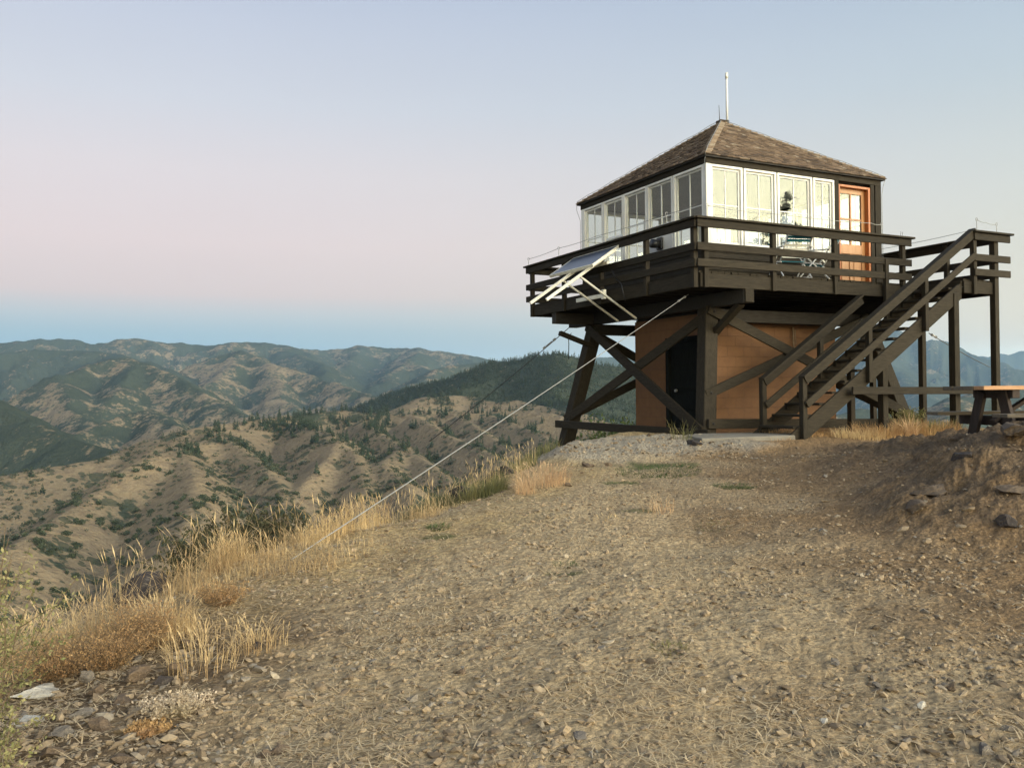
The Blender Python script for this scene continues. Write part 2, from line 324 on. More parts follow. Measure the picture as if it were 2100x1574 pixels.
def mat_hills():
    m, t, b = newmat('dry_hillsides'); v = coord(t, 'Object')
    veg = nd(t, 'ShaderNodeAttribute', attribute_name='veg').outputs['Fac']; far = nd(t, 'ShaderNodeAttribute', attribute_name='far').outputs['Fac']
    nA = noise(t, v, .012, 5, .6); nB = noise(t, v, .06, 5, .62); nC = noise(t, v, .22, 4, .7); nD = noise(t, v, .0035, 4, .55)
    tan = mixc(t, mrange(t, nA, .35, .65), (.232, .174, .107, 1), (.158, .122, .079, 1))
    tan = mixc(t, mrange(t, nC, .4, .68, 0, .6), tan, (.27, .218, .135, 1)); tan = mixc(t, mrange(t, nB, .52, .66, 0, .65), tan, (.14, .105, .075, 1))
    grn = mixc(t, mrange(t, nC, .35, .65), (.034, .044, .032, 1), (.064, .072, .046, 1))
    mixn = math_(t, 'ADD', math_(t, 'MULTIPLY', nB, .42), math_(t, 'ADD', math_(t, 'MULTIPLY', nC, .18), math_(t, 'MULTIPLY', nA, .40)))
    th = math_(t, 'SUBTRACT', math_(t, 'ADD', mixn, math_(t, 'MULTIPLY', veg, .36)), .685)
    f = mrange(t, th, -.025, .03); col = mixc(t, f, tan, grn)
    for sc_, lo_, hi_ in ((.10, .16, .30), (.045, .10, .24)):      # scattered sagebrush and single pines too small to model
        vo = nd(t, 'ShaderNodeTexVoronoi'); t.links.new(v, vo.inputs['Vector']); vo.inputs['Scale'].default_value = sc_
        sepc = nd(t, 'ShaderNodeSeparateColor'); t.links.new(vo.outputs['Color'], sepc.inputs[0])
        rad = math_(t, 'MULTIPLY', sepc.outputs[0], math_(t, 'ADD', math_(t, 'MULTIPLY', veg, .30), mrange(t, nA, .4, .6, .16, .42)))
        col = mixc(t, math_(t, 'MULTIPLY', math_(t, 'LESS_THAN', vo.outputs['Distance'], rad), .8), col, (.055, .062, .04, 1))
    t.links.new(col, b.inputs['Base Color']); b.inputs['Roughness'].default_value = 1; b.inputs['Specular IOR Level'].default_value = 0
    h = math_(t, 'ADD', math_(t, 'MULTIPLY', nB, 1.0), math_(t, 'MULTIPLY', nC, .35)); bump(t, b, h, .9, 9.0); return m
M['hills'] = mat_hills()

# ================================================================ TERRAIN
LOC = lambda u, v, z=0.: O+u_*u+v_*v+Vector((0, 0, z))
def xy(u, v): p = LOC(u, v); return (p.x, p.y)
EDGE = [(-3.55, 3.2), (-3.3, 4.3), (-3.15, 5.3), (-2.9, 6.3), (-2.55, 7.3), (-1.95, 8.4), (-1.35, 9.4), (-.75, 10.6), (-.15, 11.8), (.35, 13.2), (1.15, 15.2), (1.9, 17.2), (3.3, 19.6), (6.2, 20.2), (8.6, 18.9), (10.5, 17.6), (12, 14.5), (14, 9), (16, 0), (11, -10), (-7, -10), (-6.5, 0)]
EP = np.array(EDGE)
def sdist(x, y):
    """signed distance to the edge of the flat hilltop, positive outside"""
    d = np.full(x.shape, 1e9); inside = np.zeros(x.shape, bool); n = len(EP)
    for i in range(n):
        a, b = EP[i], EP[(i+1) % n]; e = b-a; wx = x-a[0]; wy = y-a[1]
        t = np.clip((wx*e[0]+wy*e[1])/(e@e), 0, 1); d = np.minimum(d, np.hypot(wx-e[0]*t, wy-e[1]*t))
        c = ((a[1] <= y) & (y < b[1])) | ((b[1] <= y) & (y < a[1]))
        with np.errstate(divide='ignore', invalid='ignore'): xi = a[0]+(y-a[1])*e[0]/(e[1] if e[1] else 1e-9)
        inside ^= c & (x < xi)
    return np.where(inside, -d, d)
def mound(x, y):
    m = sst(x, 3.0, 5.7)*sst(y, 6.0, 8.3)*(1-.55*sst(y, 8.7, 9.8))*(1-sst(y, 10.8, 14.0))*.92
    m = m+.12*np.exp(-((x-3.9)/.8)**2-((y-7.9)/.8)**2)
    return m
def plane(x, y):
    z = -1.60+.80*sst(y, 1.0, 17.0)**.9
    z = z-.10*sst(-x, .5, 3.5)-.03*np.maximum(-x-1.5, 0)
    return z
def near_h(x, y, sd_=None):
    s = sdist(x, y) if sd_ is None else sd_
    wob = .35*fbm(x*.55, y*.55, 3, 5)
    s2 = s+wob*sst(s, -1.2, 1)
    rs = sst(y, 7.3, 9.0)*(1-sst(y, 11, 13.5))*(x < 4); aa = .45+.7*rs; bb = .25+.45*rs       # a softer shoulder in the middle of the rim
    drop = .60*(np.sqrt(np.maximum(s2+aa, 0)**2+bb)-np.sqrt(bb))
    z = plane(x, y)-drop+mound(x, y)*1.0
    rough = .02+.05*sst(s2, -1.2, .6)+.10*np.clip(mound(x, y)*1.6, 0, 1)
    z = z+rough*fbm(x*1.7, y*1.7, 5, 3)+.009*fbm(x*9, y*9, 3, 8)+.035*fbm(x*.45, y*.45, 2, 9)
    # slabby bedrock in the mound and in the outcrop by the tower
    rk = np.clip(mound(x, y)*3, 0, 1)
    z = z+rk*.11*ridged(x*1.3+y*.9, y*2.6-x*.6, 5, 21)-rk*.05+rk*.03*ridged(x*5, y*7-x*2, 3, 23)
    o = outcrop(x, y); z = z+o*(.05+.05*ridged(x*1.5, y*1.5, 4, 33))
    return z
def outcrop(x, y):
    # pale shelf of bedrock between the path and the far leg of the tower
    a = np.array([1.1, 13.6]); b = np.array([3.1, 14.3]); e = b-a; t = np.clip(((x-a[0])*e[0]+(y-a[1])*e[1])/(e@e), 0, 1)
    d = np.hypot(x-a[0]-e[0]*t, (y-a[1]-e[1]*t)*.75)+.25*fbm(x*1.2, y*1.2, 3, 41)
    return 1-sst(d, .75, 1.25)

# ---- ridge network: photo pixel of the crest + its distance
RID = [  # (name, slope, veg, [(px, py, dist)...])
 ('back', .40, .62, [(-260, 716, 7000), (0, 702, 7600), (45, 697, 7600), (90, 691, 7700), (150, 695, 7800), (185, 703, 7800), (235, 700, 8000), (270, 692, 8000), (300, 694, 8000), (340, 699, 8100), (400, 704, 8200), (440, 705, 8200), (470, 699, 8000), (545, 699, 8200), (590, 708, 8400), (640, 716, 9000), (690, 713, 9200), (740, 709, 9200), (800, 712, 9200), (865, 714, 9000), (910, 720, 8800), (960, 726, 8600), (1020, 738, 8500), (1100, 744, 9000), (1230, 731, 10500), (1320, 727, 11000), (1450, 735, 11000), (1600, 745, 11000)]),
 ('back_low', .42, .80, [(-200, 736, 5600), (0, 722, 5800), (80, 716, 6000), (160, 716, 6100), (220, 722, 6000), (300, 742, 5200), (340, 760, 5000)]),
 ('pyr_l', .62, .58, [(-30, 836, 3700), (17, 818, 3700), (50, 803, 3650), (85, 786, 3650), (117, 770, 3750), (160, 757, 3900), (200, 744, 4050), (267, 733, 4200), (300, 747, 4100), (330, 758, 3950), (367, 773, 3800), (417, 802, 3500), (450, 826, 3300), (520, 860, 3000)]),
 ('pyr_l2', .62, .62, [(267, 733, 4200), (262, 765, 3800), (240, 800, 3500), (215, 830, 3300)]),
 ('pyr_l3', .62, .55, [(117, 770, 3750), (140, 800, 3400), (150, 840, 3100), (190, 880, 2800)]),
 ('pyr_c', .58, .52, [(395, 752, 5600), (430, 730, 5700), (470, 721, 5800), (493, 719, 5800), (533, 736, 5500), (600, 756, 5200), (667, 778, 4900), (720, 795, 4500), (775, 818, 4100)]),
 ('pyr_c2', .60, .45, [(493, 719, 5800), (480, 745, 5300), (455, 770, 4900), (420, 790, 4600), (405, 815, 4300)]),
 ('pyr_c3', .60, .42, [(560, 745, 5350), (560, 780, 4800), (585, 815, 4400), (590, 845, 4000)]),
 ('rb1', .5, .62, [(740, 709, 9200), (720, 735, 8200), (690, 755, 7400), (650, 770, 6800)]),
 ('rb2', .5, .60, [(865, 714, 9000), (845, 730, 8000), (837, 741, 7400), (800, 765, 6600), (775, 790, 6000)]),
 ('rb3', .5, .60, [(837, 741, 7400), (880, 757, 6800), (905, 770, 6400), (930, 790, 5900)]),
 ('rb4', .5, .66, [(590, 708, 8400), (600, 722, 7600), (650, 740, 6900), (680, 760, 6400)]),
 ('mid_r', .52, .62, [(760, 860, 4200), (820, 800, 5000), (860, 775, 5400), (890, 757, 5600), (930, 748, 5800), (983, 742, 6000), (1040, 738, 6100), (1120, 742, 6100)]),
 ('low_c', .66, .50, [(150, 890, 2500), (187, 874, 2600), (230, 858, 2700), (267, 846, 2800), (310, 838, 2850), (335, 853, 2700), (362, 876, 2500), (400, 910, 2300)]),
 ('low_l', .66, .80, [(-80, 790, 2350), (0, 825, 2200), (67, 860, 2050), (133, 893, 1930), (200, 914, 1800), (262, 935, 1700), (330, 970, 1600)]),
 ('forest_r', .52, .78, [(640, 866, 2500), (723, 836, 2500), (800, 808, 2450), (843, 793, 2400), (886, 781, 2350), (929, 773, 2300), (972, 757, 2250), (1014, 744, 2200), (1057, 736, 2150), (1100, 729, 2100), (1143, 725, 2050), (1175, 731, 2050), (1203, 745, 2050), (1250, 750, 2100), (1312, 753, 2150), (1400, 762, 2200), (1500, 790, 2300)]),
 ('fr_2', .50, .80, [(1014, 744, 2200), (1000, 775, 1980), (965, 790, 1900), (930, 800, 1850), (870, 822, 1800)]),
 ('fr_3', .50, .88, [(1143, 725, 2050), (1150, 770, 1850), (1130, 810, 1720), (1190, 830, 1560)]),
 ('tan', .60, .34, [(-160, 1010, 1000), (0, 974, 1060), (60, 961, 1090), (133, 951, 1120), (200, 940, 1150), (240, 926, 1200), (300, 903, 1250), (333, 897, 1280), (367, 884, 1330), (417, 872, 1380), (500, 862, 1430), (583, 850, 1480), (637, 845, 1500), (700, 839, 1520), (754, 845, 1500), (800, 842, 1540), (850, 848, 1500), (900, 846, 1520), (950, 842, 1500), (1010, 846, 1480), (1060, 838, 1500), (1120, 844, 1450), (1180, 856, 1400), (1260, 866, 1350), (1350, 880, 1300)]),
 ('tanf', .60, .10, [(300, 903, 1250), (333, 904, 1180), (367, 893, 1190), (410, 890, 1180), (447, 887, 1170), (500, 880, 1250), (583, 866, 1330), (617, 871, 1300), (686, 889, 1150)]),
 ('spA', .62, .08, [(447, 888, 1170), (410, 905, 1090), (367, 918, 1020), (330, 927, 960), (290, 941, 920), (250, 964, 880), (213, 993, 850), (185, 1012, 820), (160, 1033, 790), (110, 1063, 730), (60, 1096, 670), (0, 1132, 610), (-80, 1185, 540)]),
 ('spA2', .62, .12, [(367, 918, 1020), (395, 960, 900), (400, 1010, 800), (380, 1070, 700), (350, 1130, 620)]),
 ('spB', .66, .16, [(447, 888, 1170), (475, 905, 1120), (520, 937, 1020), (547, 960, 960), (580, 1005, 880), (590, 1060, 800), (600, 1110, 730)]),
 ('spC1', .70, .12, [(617, 871, 1300), (640, 885, 1220), (690, 905, 1110), (680, 930, 1050), (657, 951, 990), (629, 983, 930), (600, 1015, 870)]),
 ('spC2', .66, .14, [(690, 905, 1110), (723, 925, 1060), (745, 965, 960), (750, 1010, 880), (745, 1060, 800)]),
 ('spD', .74, .14, [(743, 860, 1400), (760, 874, 1300), (794, 894, 1210), (829, 914, 1130), (857, 934, 1070), (885, 952, 1010), (930, 990, 930)]),
 ('spE', .74, .14, [(850, 850, 1420), (886, 869, 1300), (914, 889, 1220), (943, 900, 1160), (986, 917, 1090), (1014, 932, 1040), (1060, 965, 950)]),
 ('spF', .74, .16, [(940, 850, 1420), (980, 875, 1290), (1029, 907, 1170), (1057, 925, 1100), (1100, 950, 1020)]),
 ('spG', .74, .20, [(1010, 850, 1450), (1030, 857, 1400), (1086, 880, 1270), (1143, 903, 1150), (1200, 940, 1050)]),
 ('spH', .68, .12, [(829, 914, 1130), (800, 935, 1050), (783, 949, 1000), (800, 965, 960), (837, 990, 900), (850, 1040, 810)]),
 ('hum1', .45, .2, [(870, 812, 1780), (897, 812, 1780), (935, 809, 1800), (975, 812, 1800), (1010, 822, 1750)]),
 ('hum2', .45, .2, [(1000, 826, 1680), (1060, 818, 1680), (1110, 832, 1620), (1150, 842, 1560), (1200, 850, 1500)]),
 ('nearL', .60, .22, [(-120, 1345, 150), (0, 1300, 165), (67, 1281, 175), (133, 1253, 190), (217, 1218, 205), (300, 1204, 215), (335, 1200, 225), (420, 1200, 240)]),
 ('r_blue', .45, .70, [(1400, 770, 10800), (1560, 715, 11700), (1640, 690, 12000), (1706, 675, 12300), (1751, 667, 12300), (1800, 667, 12300), (1837, 674, 12150), (1906, 693, 11850), (1971, 717, 11400), (2043, 742, 10800), (2100, 758, 10500), (2200, 780, 9900)]),
 ('r_blue2', .5, .7, [(1751, 667, 12300), (1790, 720, 10350), (1850, 770, 8850), (1900, 815, 7650)]),
 ('r_far', .5, .75, [(1850, 740, 17000), (1960, 732, 17000), (2003, 727, 17000), (2020, 731, 17000), (2045, 721, 17000), (2070, 722, 17000), (2100, 716, 17000), (2140, 722, 17000), (2250, 712, 17000)]),
 ('r_low', .5, .62, [(1560, 880, 3200), (1700, 850, 3500), (1760, 835, 3600), (1850, 846, 3500), (1900, 838, 3600), (1963, 815, 3800), (2010, 803, 4000), (2100, 790, 4200), (2200, 780, 4200)]),
 ('r_low2', .6, .5, [(1963, 815, 3800), (1940, 850, 3000), (1900, 880, 2600)]),
]
def far_h(x, y):
    r = np.hypot(x, y); la = np.arctan2(x, y)*14; lr = np.log(r)*14      # noise cells keep their size relative to the distance
    wq = .18+.82*sst(r, 1500, 2400); wx = x+r*.008*wq*fbm(la*1.2, lr*1.2, 4, 51); wy = y+r*.008*wq*fbm(la*1.2, lr*1.2, 4, 61)
    best = np.full(x.shape, -1e9); veg = np.zeros(x.shape); dd = np.full(x.shape, 1e9); acc = np.zeros(x.shape)
    lay = []
    for name, sl, vg, pts in RID:
        P = [un(*p) for p in pts]; h = np.full(x.shape, -1e9); dc = np.full(x.shape, 1e9)
        for a, b in zip(P, P[1:]):
            ex, ey = b.x-a.x, b.y-a.y; L2 = ex*ex+ey*ey
            t = np.clip(((wx-a.x)*ex+(wy-a.y)*ey)/L2, 0, 1); d = np.hypot(wx-a.x-ex*t, wy-a.y-ey*t)
            zc = a.z+(b.z-a.z)*t; r0 = .006*math.hypot(a.x, a.y)
            hh = zc-sl*(np.sqrt(d*d+r0*r0)-r0)
            k = hh > h; h = np.where(k, hh, h); dc = np.where(k, d, dc)
        lay.append(h); k = h > best; veg = np.where(k, vg, veg); dd = np.where(k, dc, dd); best = np.maximum(best, h)
    kk = r*.0022+1
    for h in lay: acc += np.exp(np.clip((h-best)/kk, -30, 0))
    z = best+kk*np.log(acc)-kk*.4
    # gullies that deepen away from the crests
    g = ridged(la*1.1, lr*.8, 5, 71); amp = np.minimum(dd, .14*r)
    z = z+amp*(.035+.19*sst(r, 1900, 2900))*(g-.62)+amp*.07*sst(r, 1900, 2900)*(ridged(la*3.1, lr*2.6, 3, 73)-.62)+r*(.0005+.0006*sst(r, 1600, 2400))*fbm(la*5, lr*4, 4, 81)
    return z, veg, dd, g

PD = 60.0
def grid(az, rr):
    A, Rr = np.meshgrid(az, rr); return Rr*np.sin(A), Rr*np.cos(A)
azf = np.radians(np.arange(-36, 36.01, .085)); azb = np.radians(np.arange(36.01+2.5, 324-1, 3.5))
AZ = np.concatenate([azf, azb]); nA_ = len(AZ)
def quads(nr, na):
    i = np.arange(nr-1)[:, None]; j = np.arange(na)[None, :]; j2 = (j+1) % na
    a = i*na+j; b = i*na+j2; c = (i+1)*na+j2; d = (i+1)*na+j
    return np.stack([d, c, b, a], -1).reshape(-1, 4)
# blend of the hilltop's own slope into the big terrain between 60 and 160 m
def cone(x, y):   # the mountain we stand on, falling away to the valleys
    s = sdist(x, y); return near_h(x, y, s) if False else s
def hill_h(x, y):
    r = np.hypot(x, y); zf, veg, dd, g = far_h(x, y)
    s = sdist(x, y); own = -1.0-.60*s+.045*s*fbm(x/30, y/30, 4, 91)*sst(s, 30, 90)
    zz = np.maximum(zf, own); kk = r*.01
    zz = zz+kk*np.log(1+np.exp(-np.abs(zf-own)/kk))*sst(r, 80, 200)
    veg = np.where(own > zf, .30, veg)
    return np.maximum(zz, -900), veg, np.where(own > zf, s, dd), g
# hilltop
phi = np.linspace(math.atan(1.6/2.2), math.atan(1.6/22), 430); rn = np.concatenate([[.02, .5, 1, 1.6], 1.6/np.tan(phi), np.geomspace(22.6, PD, 40)])
xn, yn = grid(AZ, rn); zn = near_h(xn, yn)
wt = sst(np.hypot(xn, yn), 35, PD); zo = -1.0-.60*sdist(xn, yn); zn = zn*(1-wt)+zo*wt
def ground_z(x, y): return float(near_h(np.array([float(x)]), np.array([float(y)]))[0])
s_ = sdist(xn, yn).ravel(); x_, y_ = xn.ravel(), yn.ravel(); nz = fbm(x_*.8, y_*.8, 4, 101); n2 = fbm(x_*2.7, y_*2.7, 3, 111)
col = np.tile(np.array([[.52, .412, .262]]), (len(x_), 1))
def blend(c, k): global col; k = np.clip(k, 0, 1)[:, None]; col = col*(1-k)+np.array([c])*k
blend((.30, .205, .115), sst(x_+1.2*nz, 1.2, 3.6))                                    # darker trodden dirt to the right
blend((.235, .158, .092), sst(x_+.7*nz, 3.2, 5.0)*sst(y_, 4, 7))
blend((.52, .40, .21), sst(s_+.8*nz, -2.3, -.8)*(1-sst(s_, .1, .8))*sst(y_, 3.5, 5)*.8)   # straw litter at the rim
blend((.16, .115, .076), sst(-x_-.6*n2+.25*(y_-3), 1.3, 2.3)*(1-sst(y_, 5.0, 6.8))*.9)
blend((.46, .30, .15), sst(y_-.5*nz, 12.2, 13.2)*sst(x_, 2.4, 3.4)*.55)                 # orange needles below the slab
blend((.28, .21, .135), sst(nz+n2*.8, .5, .75)*.35)
blend((.46, .42, .34), outcrop(x_, y_)*.9)
blend((.22, .16, .105), np.clip(mound(x_, y_)*3.2, 0, 1)*sst(n2+.2, -.3, .4)*.9)
for (px, py, z_, rx, ry) in [(1350, 962, -1.05, .62, .34), (1500, 997, -1.08, .25, .16), (1270, 992, -1.1, .3, .12), (1160, 1160, -1.3, .18, .08), (890, 1083, -1.2, .2, .1), (1310, 1040, -1.15, .22, .1)]:
    p = un(px, py, z=z_); blend((.075, .11, .035), (1-sst(np.hypot((x_-p.x)/rx, (y_-p.y)/ry)+.5*n2, .5, 1.1))*.75)
np_mesh('ground', np.stack([x_, y_, zn.ravel()], 1), quads(len(rn), nA_), M['ground'], attrs={'tint': col, 'rock': outcrop(x_, y_)}, smooth=True)['kind'] = 'structure'
# the country beyond
rh = np.concatenate([np.geomspace(PD, 300, 60), np.geomspace(304, 1900, 330), np.geomspace(1912, 12000, 270), np.geomspace(12200, 24000, 26)])
xh, yh = grid(AZ, rh); zh, vegh, ddh, gh = hill_h(xh, yh)
wt = 1-sst(np.hypot(xh, yh), PD, 110); zo = -1.0-.60*sdist(xh, yh); zh = zh*(1-wt)+zo*wt
gx = np.gradient(zh, axis=1)/(np.hypot(xh, yh)*np.radians(.085)); rr_ = np.hypot(xh, yh)
# slopes that face away to the right hold the green
asp = np.clip(-gx*1.6, -1, 1); conc = .62-gh
V_ = vegh*(1-.55*(rr_ < 1500))+.24*asp*(rr_ < 1700)*(rr_ > 300)+.55*np.clip(conc, -.4, .6)+.10*asp*(rr_ >= 1700)
hill = np_mesh('hills', np.stack([xh.ravel(), yh.ravel(), zh.ravel()], 1), quads(len(rh), nA_), M['hills'], attrs={'veg': V_.ravel(), 'far': sst(rr_, 1500, 6000).ravel()}, smooth=True); hill['kind'] = 'structure'
nF = len(azf)
# visible part of the terrain, seen from the hilltop: running maximum of the elevation along each azimuth
tanE = (zh/rr_)[:, :nF]; rim_t = (zn/np.maximum(np.hypot(xn, yn), .01))[4:, :nF].max(0)      # the hilltop's own rim hides what lies lower
vis = (tanE > rim_t[None]-.002) & (tanE >= np.maximum.accumulate(np.concatenate([np.full((1, nF), -9.), tanE[:-1]]), 0)-.0002)

def at_px(px, py, z0=-1.2):
    """ground point under a photo pixel (march the ray)"""
    d = un(px, py, dist=1.0); ts = np.linspace(2.5, 30, 1400); X, Y, Z = d.x*ts, d.y*ts, d.z*ts; g = near_h(X, Y); hit = Z < g
    if not hit.any(): return at_px(px, py+5)      # the ray clears the rim: take the first ground below it
    k = np.argmax(hit)
    return float(X[k]), float(Y[k])

# ================================================================ THE LOOKOUT TOWER
D, DU, W, S = 6.27, 6.45, 1.11, 4.70; VL = -1.04          # deck depth, width, catwalk, cab, landing's front edge
TW = empty('lookout_tower', O, YAW, label='dark timber fire lookout with white windowed cab, shingled roof, railed deck and outside stairs', cat='lookout tower')
wu, wv, wz = M['wood_u'], M['wood_v'], M['wood_z']
def gz(u, v): p = LOC(u, v); return ground_z(p.x, p.y)-O.z
rj = random.Random(3)
def board(name, p, q, wd, ht, mat, side=None, parent=TW, bev=.006, label=None):
    b = MB().bar(p, q, wd, ht, side).build(name, mat, parent, bevel=bev)
    if label: b['label'] = label
    return b
Y1, X1 = (0, 1, 0), (1, 0, 0)
# deck
m_ = MB(); k = 0; u = .0
while u < DU-.02:
    e = min(u+.138, DU)
    j = rj.uniform(-.02, .012)
    if u < W-.1 or u > W+S: m_.box((u, -.02+j, -.04), (e, D, 0))
    else: m_.box((u, -.02+j, -.04), (e, W+.02, 0)); m_.box((u, W+S, -.04), (e, D, 0))
    if u > DU-1.0: m_.box((u, VL, -.04), (e, -.02+j, 0))
    u += .146
m_.build('decking', wv, TW, bevel=.003)
m_ = MB()
for j in range(16): m_.box((.05, .06+j*.4, -.27), (DU-.05, .10+j*.4, -.042))
m_.box((W, W, -.045), (W+S, W+S, -.041)); m_.build('joists', M['under'], TW)
board('fascia', (.02, -.03, -.165), (DU-.95, -.03, -.165), .24, .045, wu, (0, 0, 1)); board('fascia', (DU-.93, VL-.02, -.16), (DU+.02, VL-.02, -.16), .235, .045, wu, (0, 0, 1))
board('fascia', (-.03, -.0, -.165), (-.03, D, -.165), .24, .045, wv, (0, 0, 1)); board('fascia', (DU+.03, VL, -.165), (DU+.03, D, -.165), .24, .045, wv, (0, 0, 1))
board('fascia', (0, D+.03, -.165), (DU, D+.03, -.165), .24, .045, wu, (0, 0, 1)); board('fascia', (DU-.95, VL, -.16), (DU-.95, -.06, -.16), .235, .04, wv, (0, 0, 1))
for u in (1.12, 5.35): board('girder', (u, -.02, -.40), (u, D+.05, -.40), .22, .255, M['under'], X1); board('girder_end', (u, -.06, -.40), (u, -.021, -.40), .2, .24, wv, X1)  # girder body in the shade-darkened tone, its end in plain timber
for v in (1.15, 5.15): board('girder', (.98, v, -.655), (5.5, v, -.655), .24, .24, M['under'], Y1)
board('girder', (-.02, 5.2, -.41), (1.0, 5.2, -.41), .2, .25, M['under'], Y1)
# legs with a batter, and their bracing
TOP = {'a': (1.10, 1.10), 'b': (1.10, 5.20), 'c': (5.20, 1.10), 'd': (5.20, 5.20)}; BOT = {'a': (.62, .62), 'b': (.22, 5.92), 'c': (5.92, .45), 'd': (5.85, 5.80)}
LEG = {}
for k in 'abcd':
    (u0, v0), (u1, v1) = TOP[k], BOT[k]; zb = gz(u1, v1)-.35 if k != 'a' else -3.05
    zb = min(zb, -3.0); LEG[k] = (Vector((u0, v0, -.54)), Vector((u1, v1, zb)))
    board('leg', LEG[k][0], LEG[k][1], .29, .27, wz, X1, bev=.012)
    MB().box((u1-.25, v1-.25, zb-.25), (u1+.25, v1+.25, zb+.06)).build('footing', M['conc'] if k != 'b' else wz, TW, bevel=.02)
def on(k, z):
    a, b = LEG[k]; t = (z-a.z)/(b.z-a.z); return a+(b-a)*t
def brace(k1, z1, k2, z2, off, wd=.185, th=.05, mat=None, ext=.12):
    p, q = on(k1, z1)+Vector(off), on(k2, z2)+Vector(off); d = (q-p).normalized(); n = Vector(off).normalized()
    board('brace', p-d*ext, q+d*ext, wd, th, mat or wu, d.cross(n))
    for e_ in (p, q):      # a through bolt with its washer at each end
        f_ = e_+n*(th/2); MB().tube([f_-n*.002, f_+n*.006], .034, 10).tube([f_, f_+n*.028], .017, 6).build('bolt', M['under'], TW)
OL, OF, OB, OR = (-.175, 0, 0), (0, -.175, 0), (0, .175, 0), (.175, 0, 0)
brace('b', -.62, 'a', -2.82, OL, .21, .06, wv); brace('a', -.72, 'b', -2.72, (-.115, 0, 0), .2, .05, wv)
brace('b', -2.86, 'a', -2.90, (-.20, 0, 0), .17, .07, wv, .35)
brace('a', -.60, 'c', -2.62, OF, .19, .05, wu); brace('a', -2.15, 'c', -.62, (0, -.12, 0), .18, .05, wu)
brace('a', -2.72, 'c', -2.82, (0, -.19, 0), .18, .06, wu, .1)
brace('b', -2.70, 'd', -.70, OB, .2, .05, wu); brace('d', -2.70, 'b', -.70, (0, .12, 0), .2, .05, wu)
brace('c', -.70, 'd', -2.7, OR, .2, .05, wv); brace('d', -.70, 'c', -2.7, (.12, 0, 0), .2, .05, wv)
board('knee_brace', (1.12, 1.0, -1.05), (1.12, .18, -.52), .15, .10, wv, X1); board('knee_brace', (1.0, 5.15, -1.05), (.1, 5.15, -.75), .12, .1, wu, Y1)
# railings
HC = .928
def railing(pts, posts, outward, name='rail', cap_over=.12, ends=(0, 0), mat=wu, cap=True, rails=(.46, .08)):
    p, q = Vector(pts[0]), Vector(pts[1]); d = (q-p).normalized(); n = Vector(outward)
    for t in posts:
        c = p+d*t; MB().box((c.x-.045, c.y-.045, -.30), (c.x+.045, c.y+.045, HC-.04)).build('rail_post', wz, TW, bevel=.004)
    L = (q-p).length
    for z in rails:
        board('rail', p+n*.065-d*ends[0]+Vector((0, 0, z-.21+.0)), p+n*.065+d*(L+ends[1])+Vector((0, 0, z-.21)), .135, .038, mat, (0, 0, 1))
    board('rail', p+n*.065-d*ends[0]+Vector((0, 0, HC-.115)), p+n*.065+d*(L+ends[1])+Vector((0, 0, HC-.115)), .135, .038, mat, (0, 0, 1))
    if cap: board('handrail_cap', p+n*.02-d*(ends[0]+.04)+Vector((0, 0, HC-.018)), p+n*.02+d*(L+ends[1]+.06)+Vector((0, 0, HC-.018)), .215, .038, mat, n)
RZ = (.535, .245)
def rl(*a, **k): railing(*a, rails=(.62, .335), **k)
rl(((0, -.055, 0), (5.15, -.055, 0)), (.12, 1.68, 3.22, 5.07), (0, -1, 0), ends=(.10, .10), mat=wu)
rl(((-.055, 0, 0), (-.055, D, 0)), (.02, 1.47, 3.09, 4.64, 6.18), (-1, 0, 0), ends=(.10, .10), mat=wv)
rl(((0, D+.055, 0), (DU, D+.055, 0)), (.9, 2.4, 4.0, 5.5), (0, 1, 0), ends=(.05, .05), mat=wu)
rl(((DU+.05, VL+.02, 0), (DU+.05, D, 0)), (1.05, 2.7, 4.3, 5.9, 7.2), (1, 0, 0), ends=(.02, .05), mat=wv)
# landing front: posts that run down to the ground carry it
rl(((5.72, VL-.055, 0), (DU+.03, VL-.055, 0)), (.06,), (0, -1, 0), ends=(0, .30), mat=wu)
def gpost(u, v, top, name='stair_post', s=.055, sink=.1):
    MB().box((u-s, v-s, gz(u, v)-sink), (u+s, v+s, top)).build(name, wz, TW, bevel=.005)
gpost(6.42, VL-.03, HC-.04, s=.06); gpost(5.33, VL+.05, -.29, s=.07); gpost(5.50, -.14, -.29); gpost(3.42, VL+.08, -1.55, s=.065); gpost(3.53, -.12, -1.5); gpost(6.42, 1.9, -.29); gpost(6.42, 4.6, -.29)
# stairs
SL = .642; US, ZS = 1.47, -3.02; UT = 5.46
su = Vector((1, 0, SL)).normalized()
def sz(u, base): return base+SL*(u-1.34)
def stringer(v):
    # upper and lower edges, plumb cut at the top, level cut at the ground
    hi = lambda u: -.30+SL*(u-UT)+.22; lo = lambda u: hi(u)-.335
    g0 = gz(1.7, v)-.06; uh = UT+(g0+.30-.22)/SL; ul = uh+.335/SL
    V = [(uh, g0), (ul, g0), (UT+.04, lo(UT+.04)), (UT+.04, hi(UT-.02)), (UT-.10, hi(UT-.10))]
    vv = [(a, v-.022, b) for a, b in V]+[(a, v+.022, b) for a, b in V]
    MB().add(vv, [(0, 1, 2, 3, 4), (9, 8, 7, 6, 5)]+[(i, i+5, (i+1) % 5+5, (i+1) % 5) for i in range(5)]).build('stringer', wu, TW, bevel=.005)
stringer(VL+.02); stringer(-.12)
n_ = 14
for k in range(n_):
    z = -.20-k*.197; u = UT-.14-k*.197/SL
    board('stair_tread', (u, VL+.045, z), (u, -.145, z), .26, .042, wv, X1)
for k in range(0, n_):   # cleats under each tread
    z = -.245-k*.197; u = UT-.14-k*.197/SL
    if z > -2.9: MB().box((u-.11, -.20, z-.05), (u+.11, -.146, z+.022)).build('tread_cleat', wu, TW)
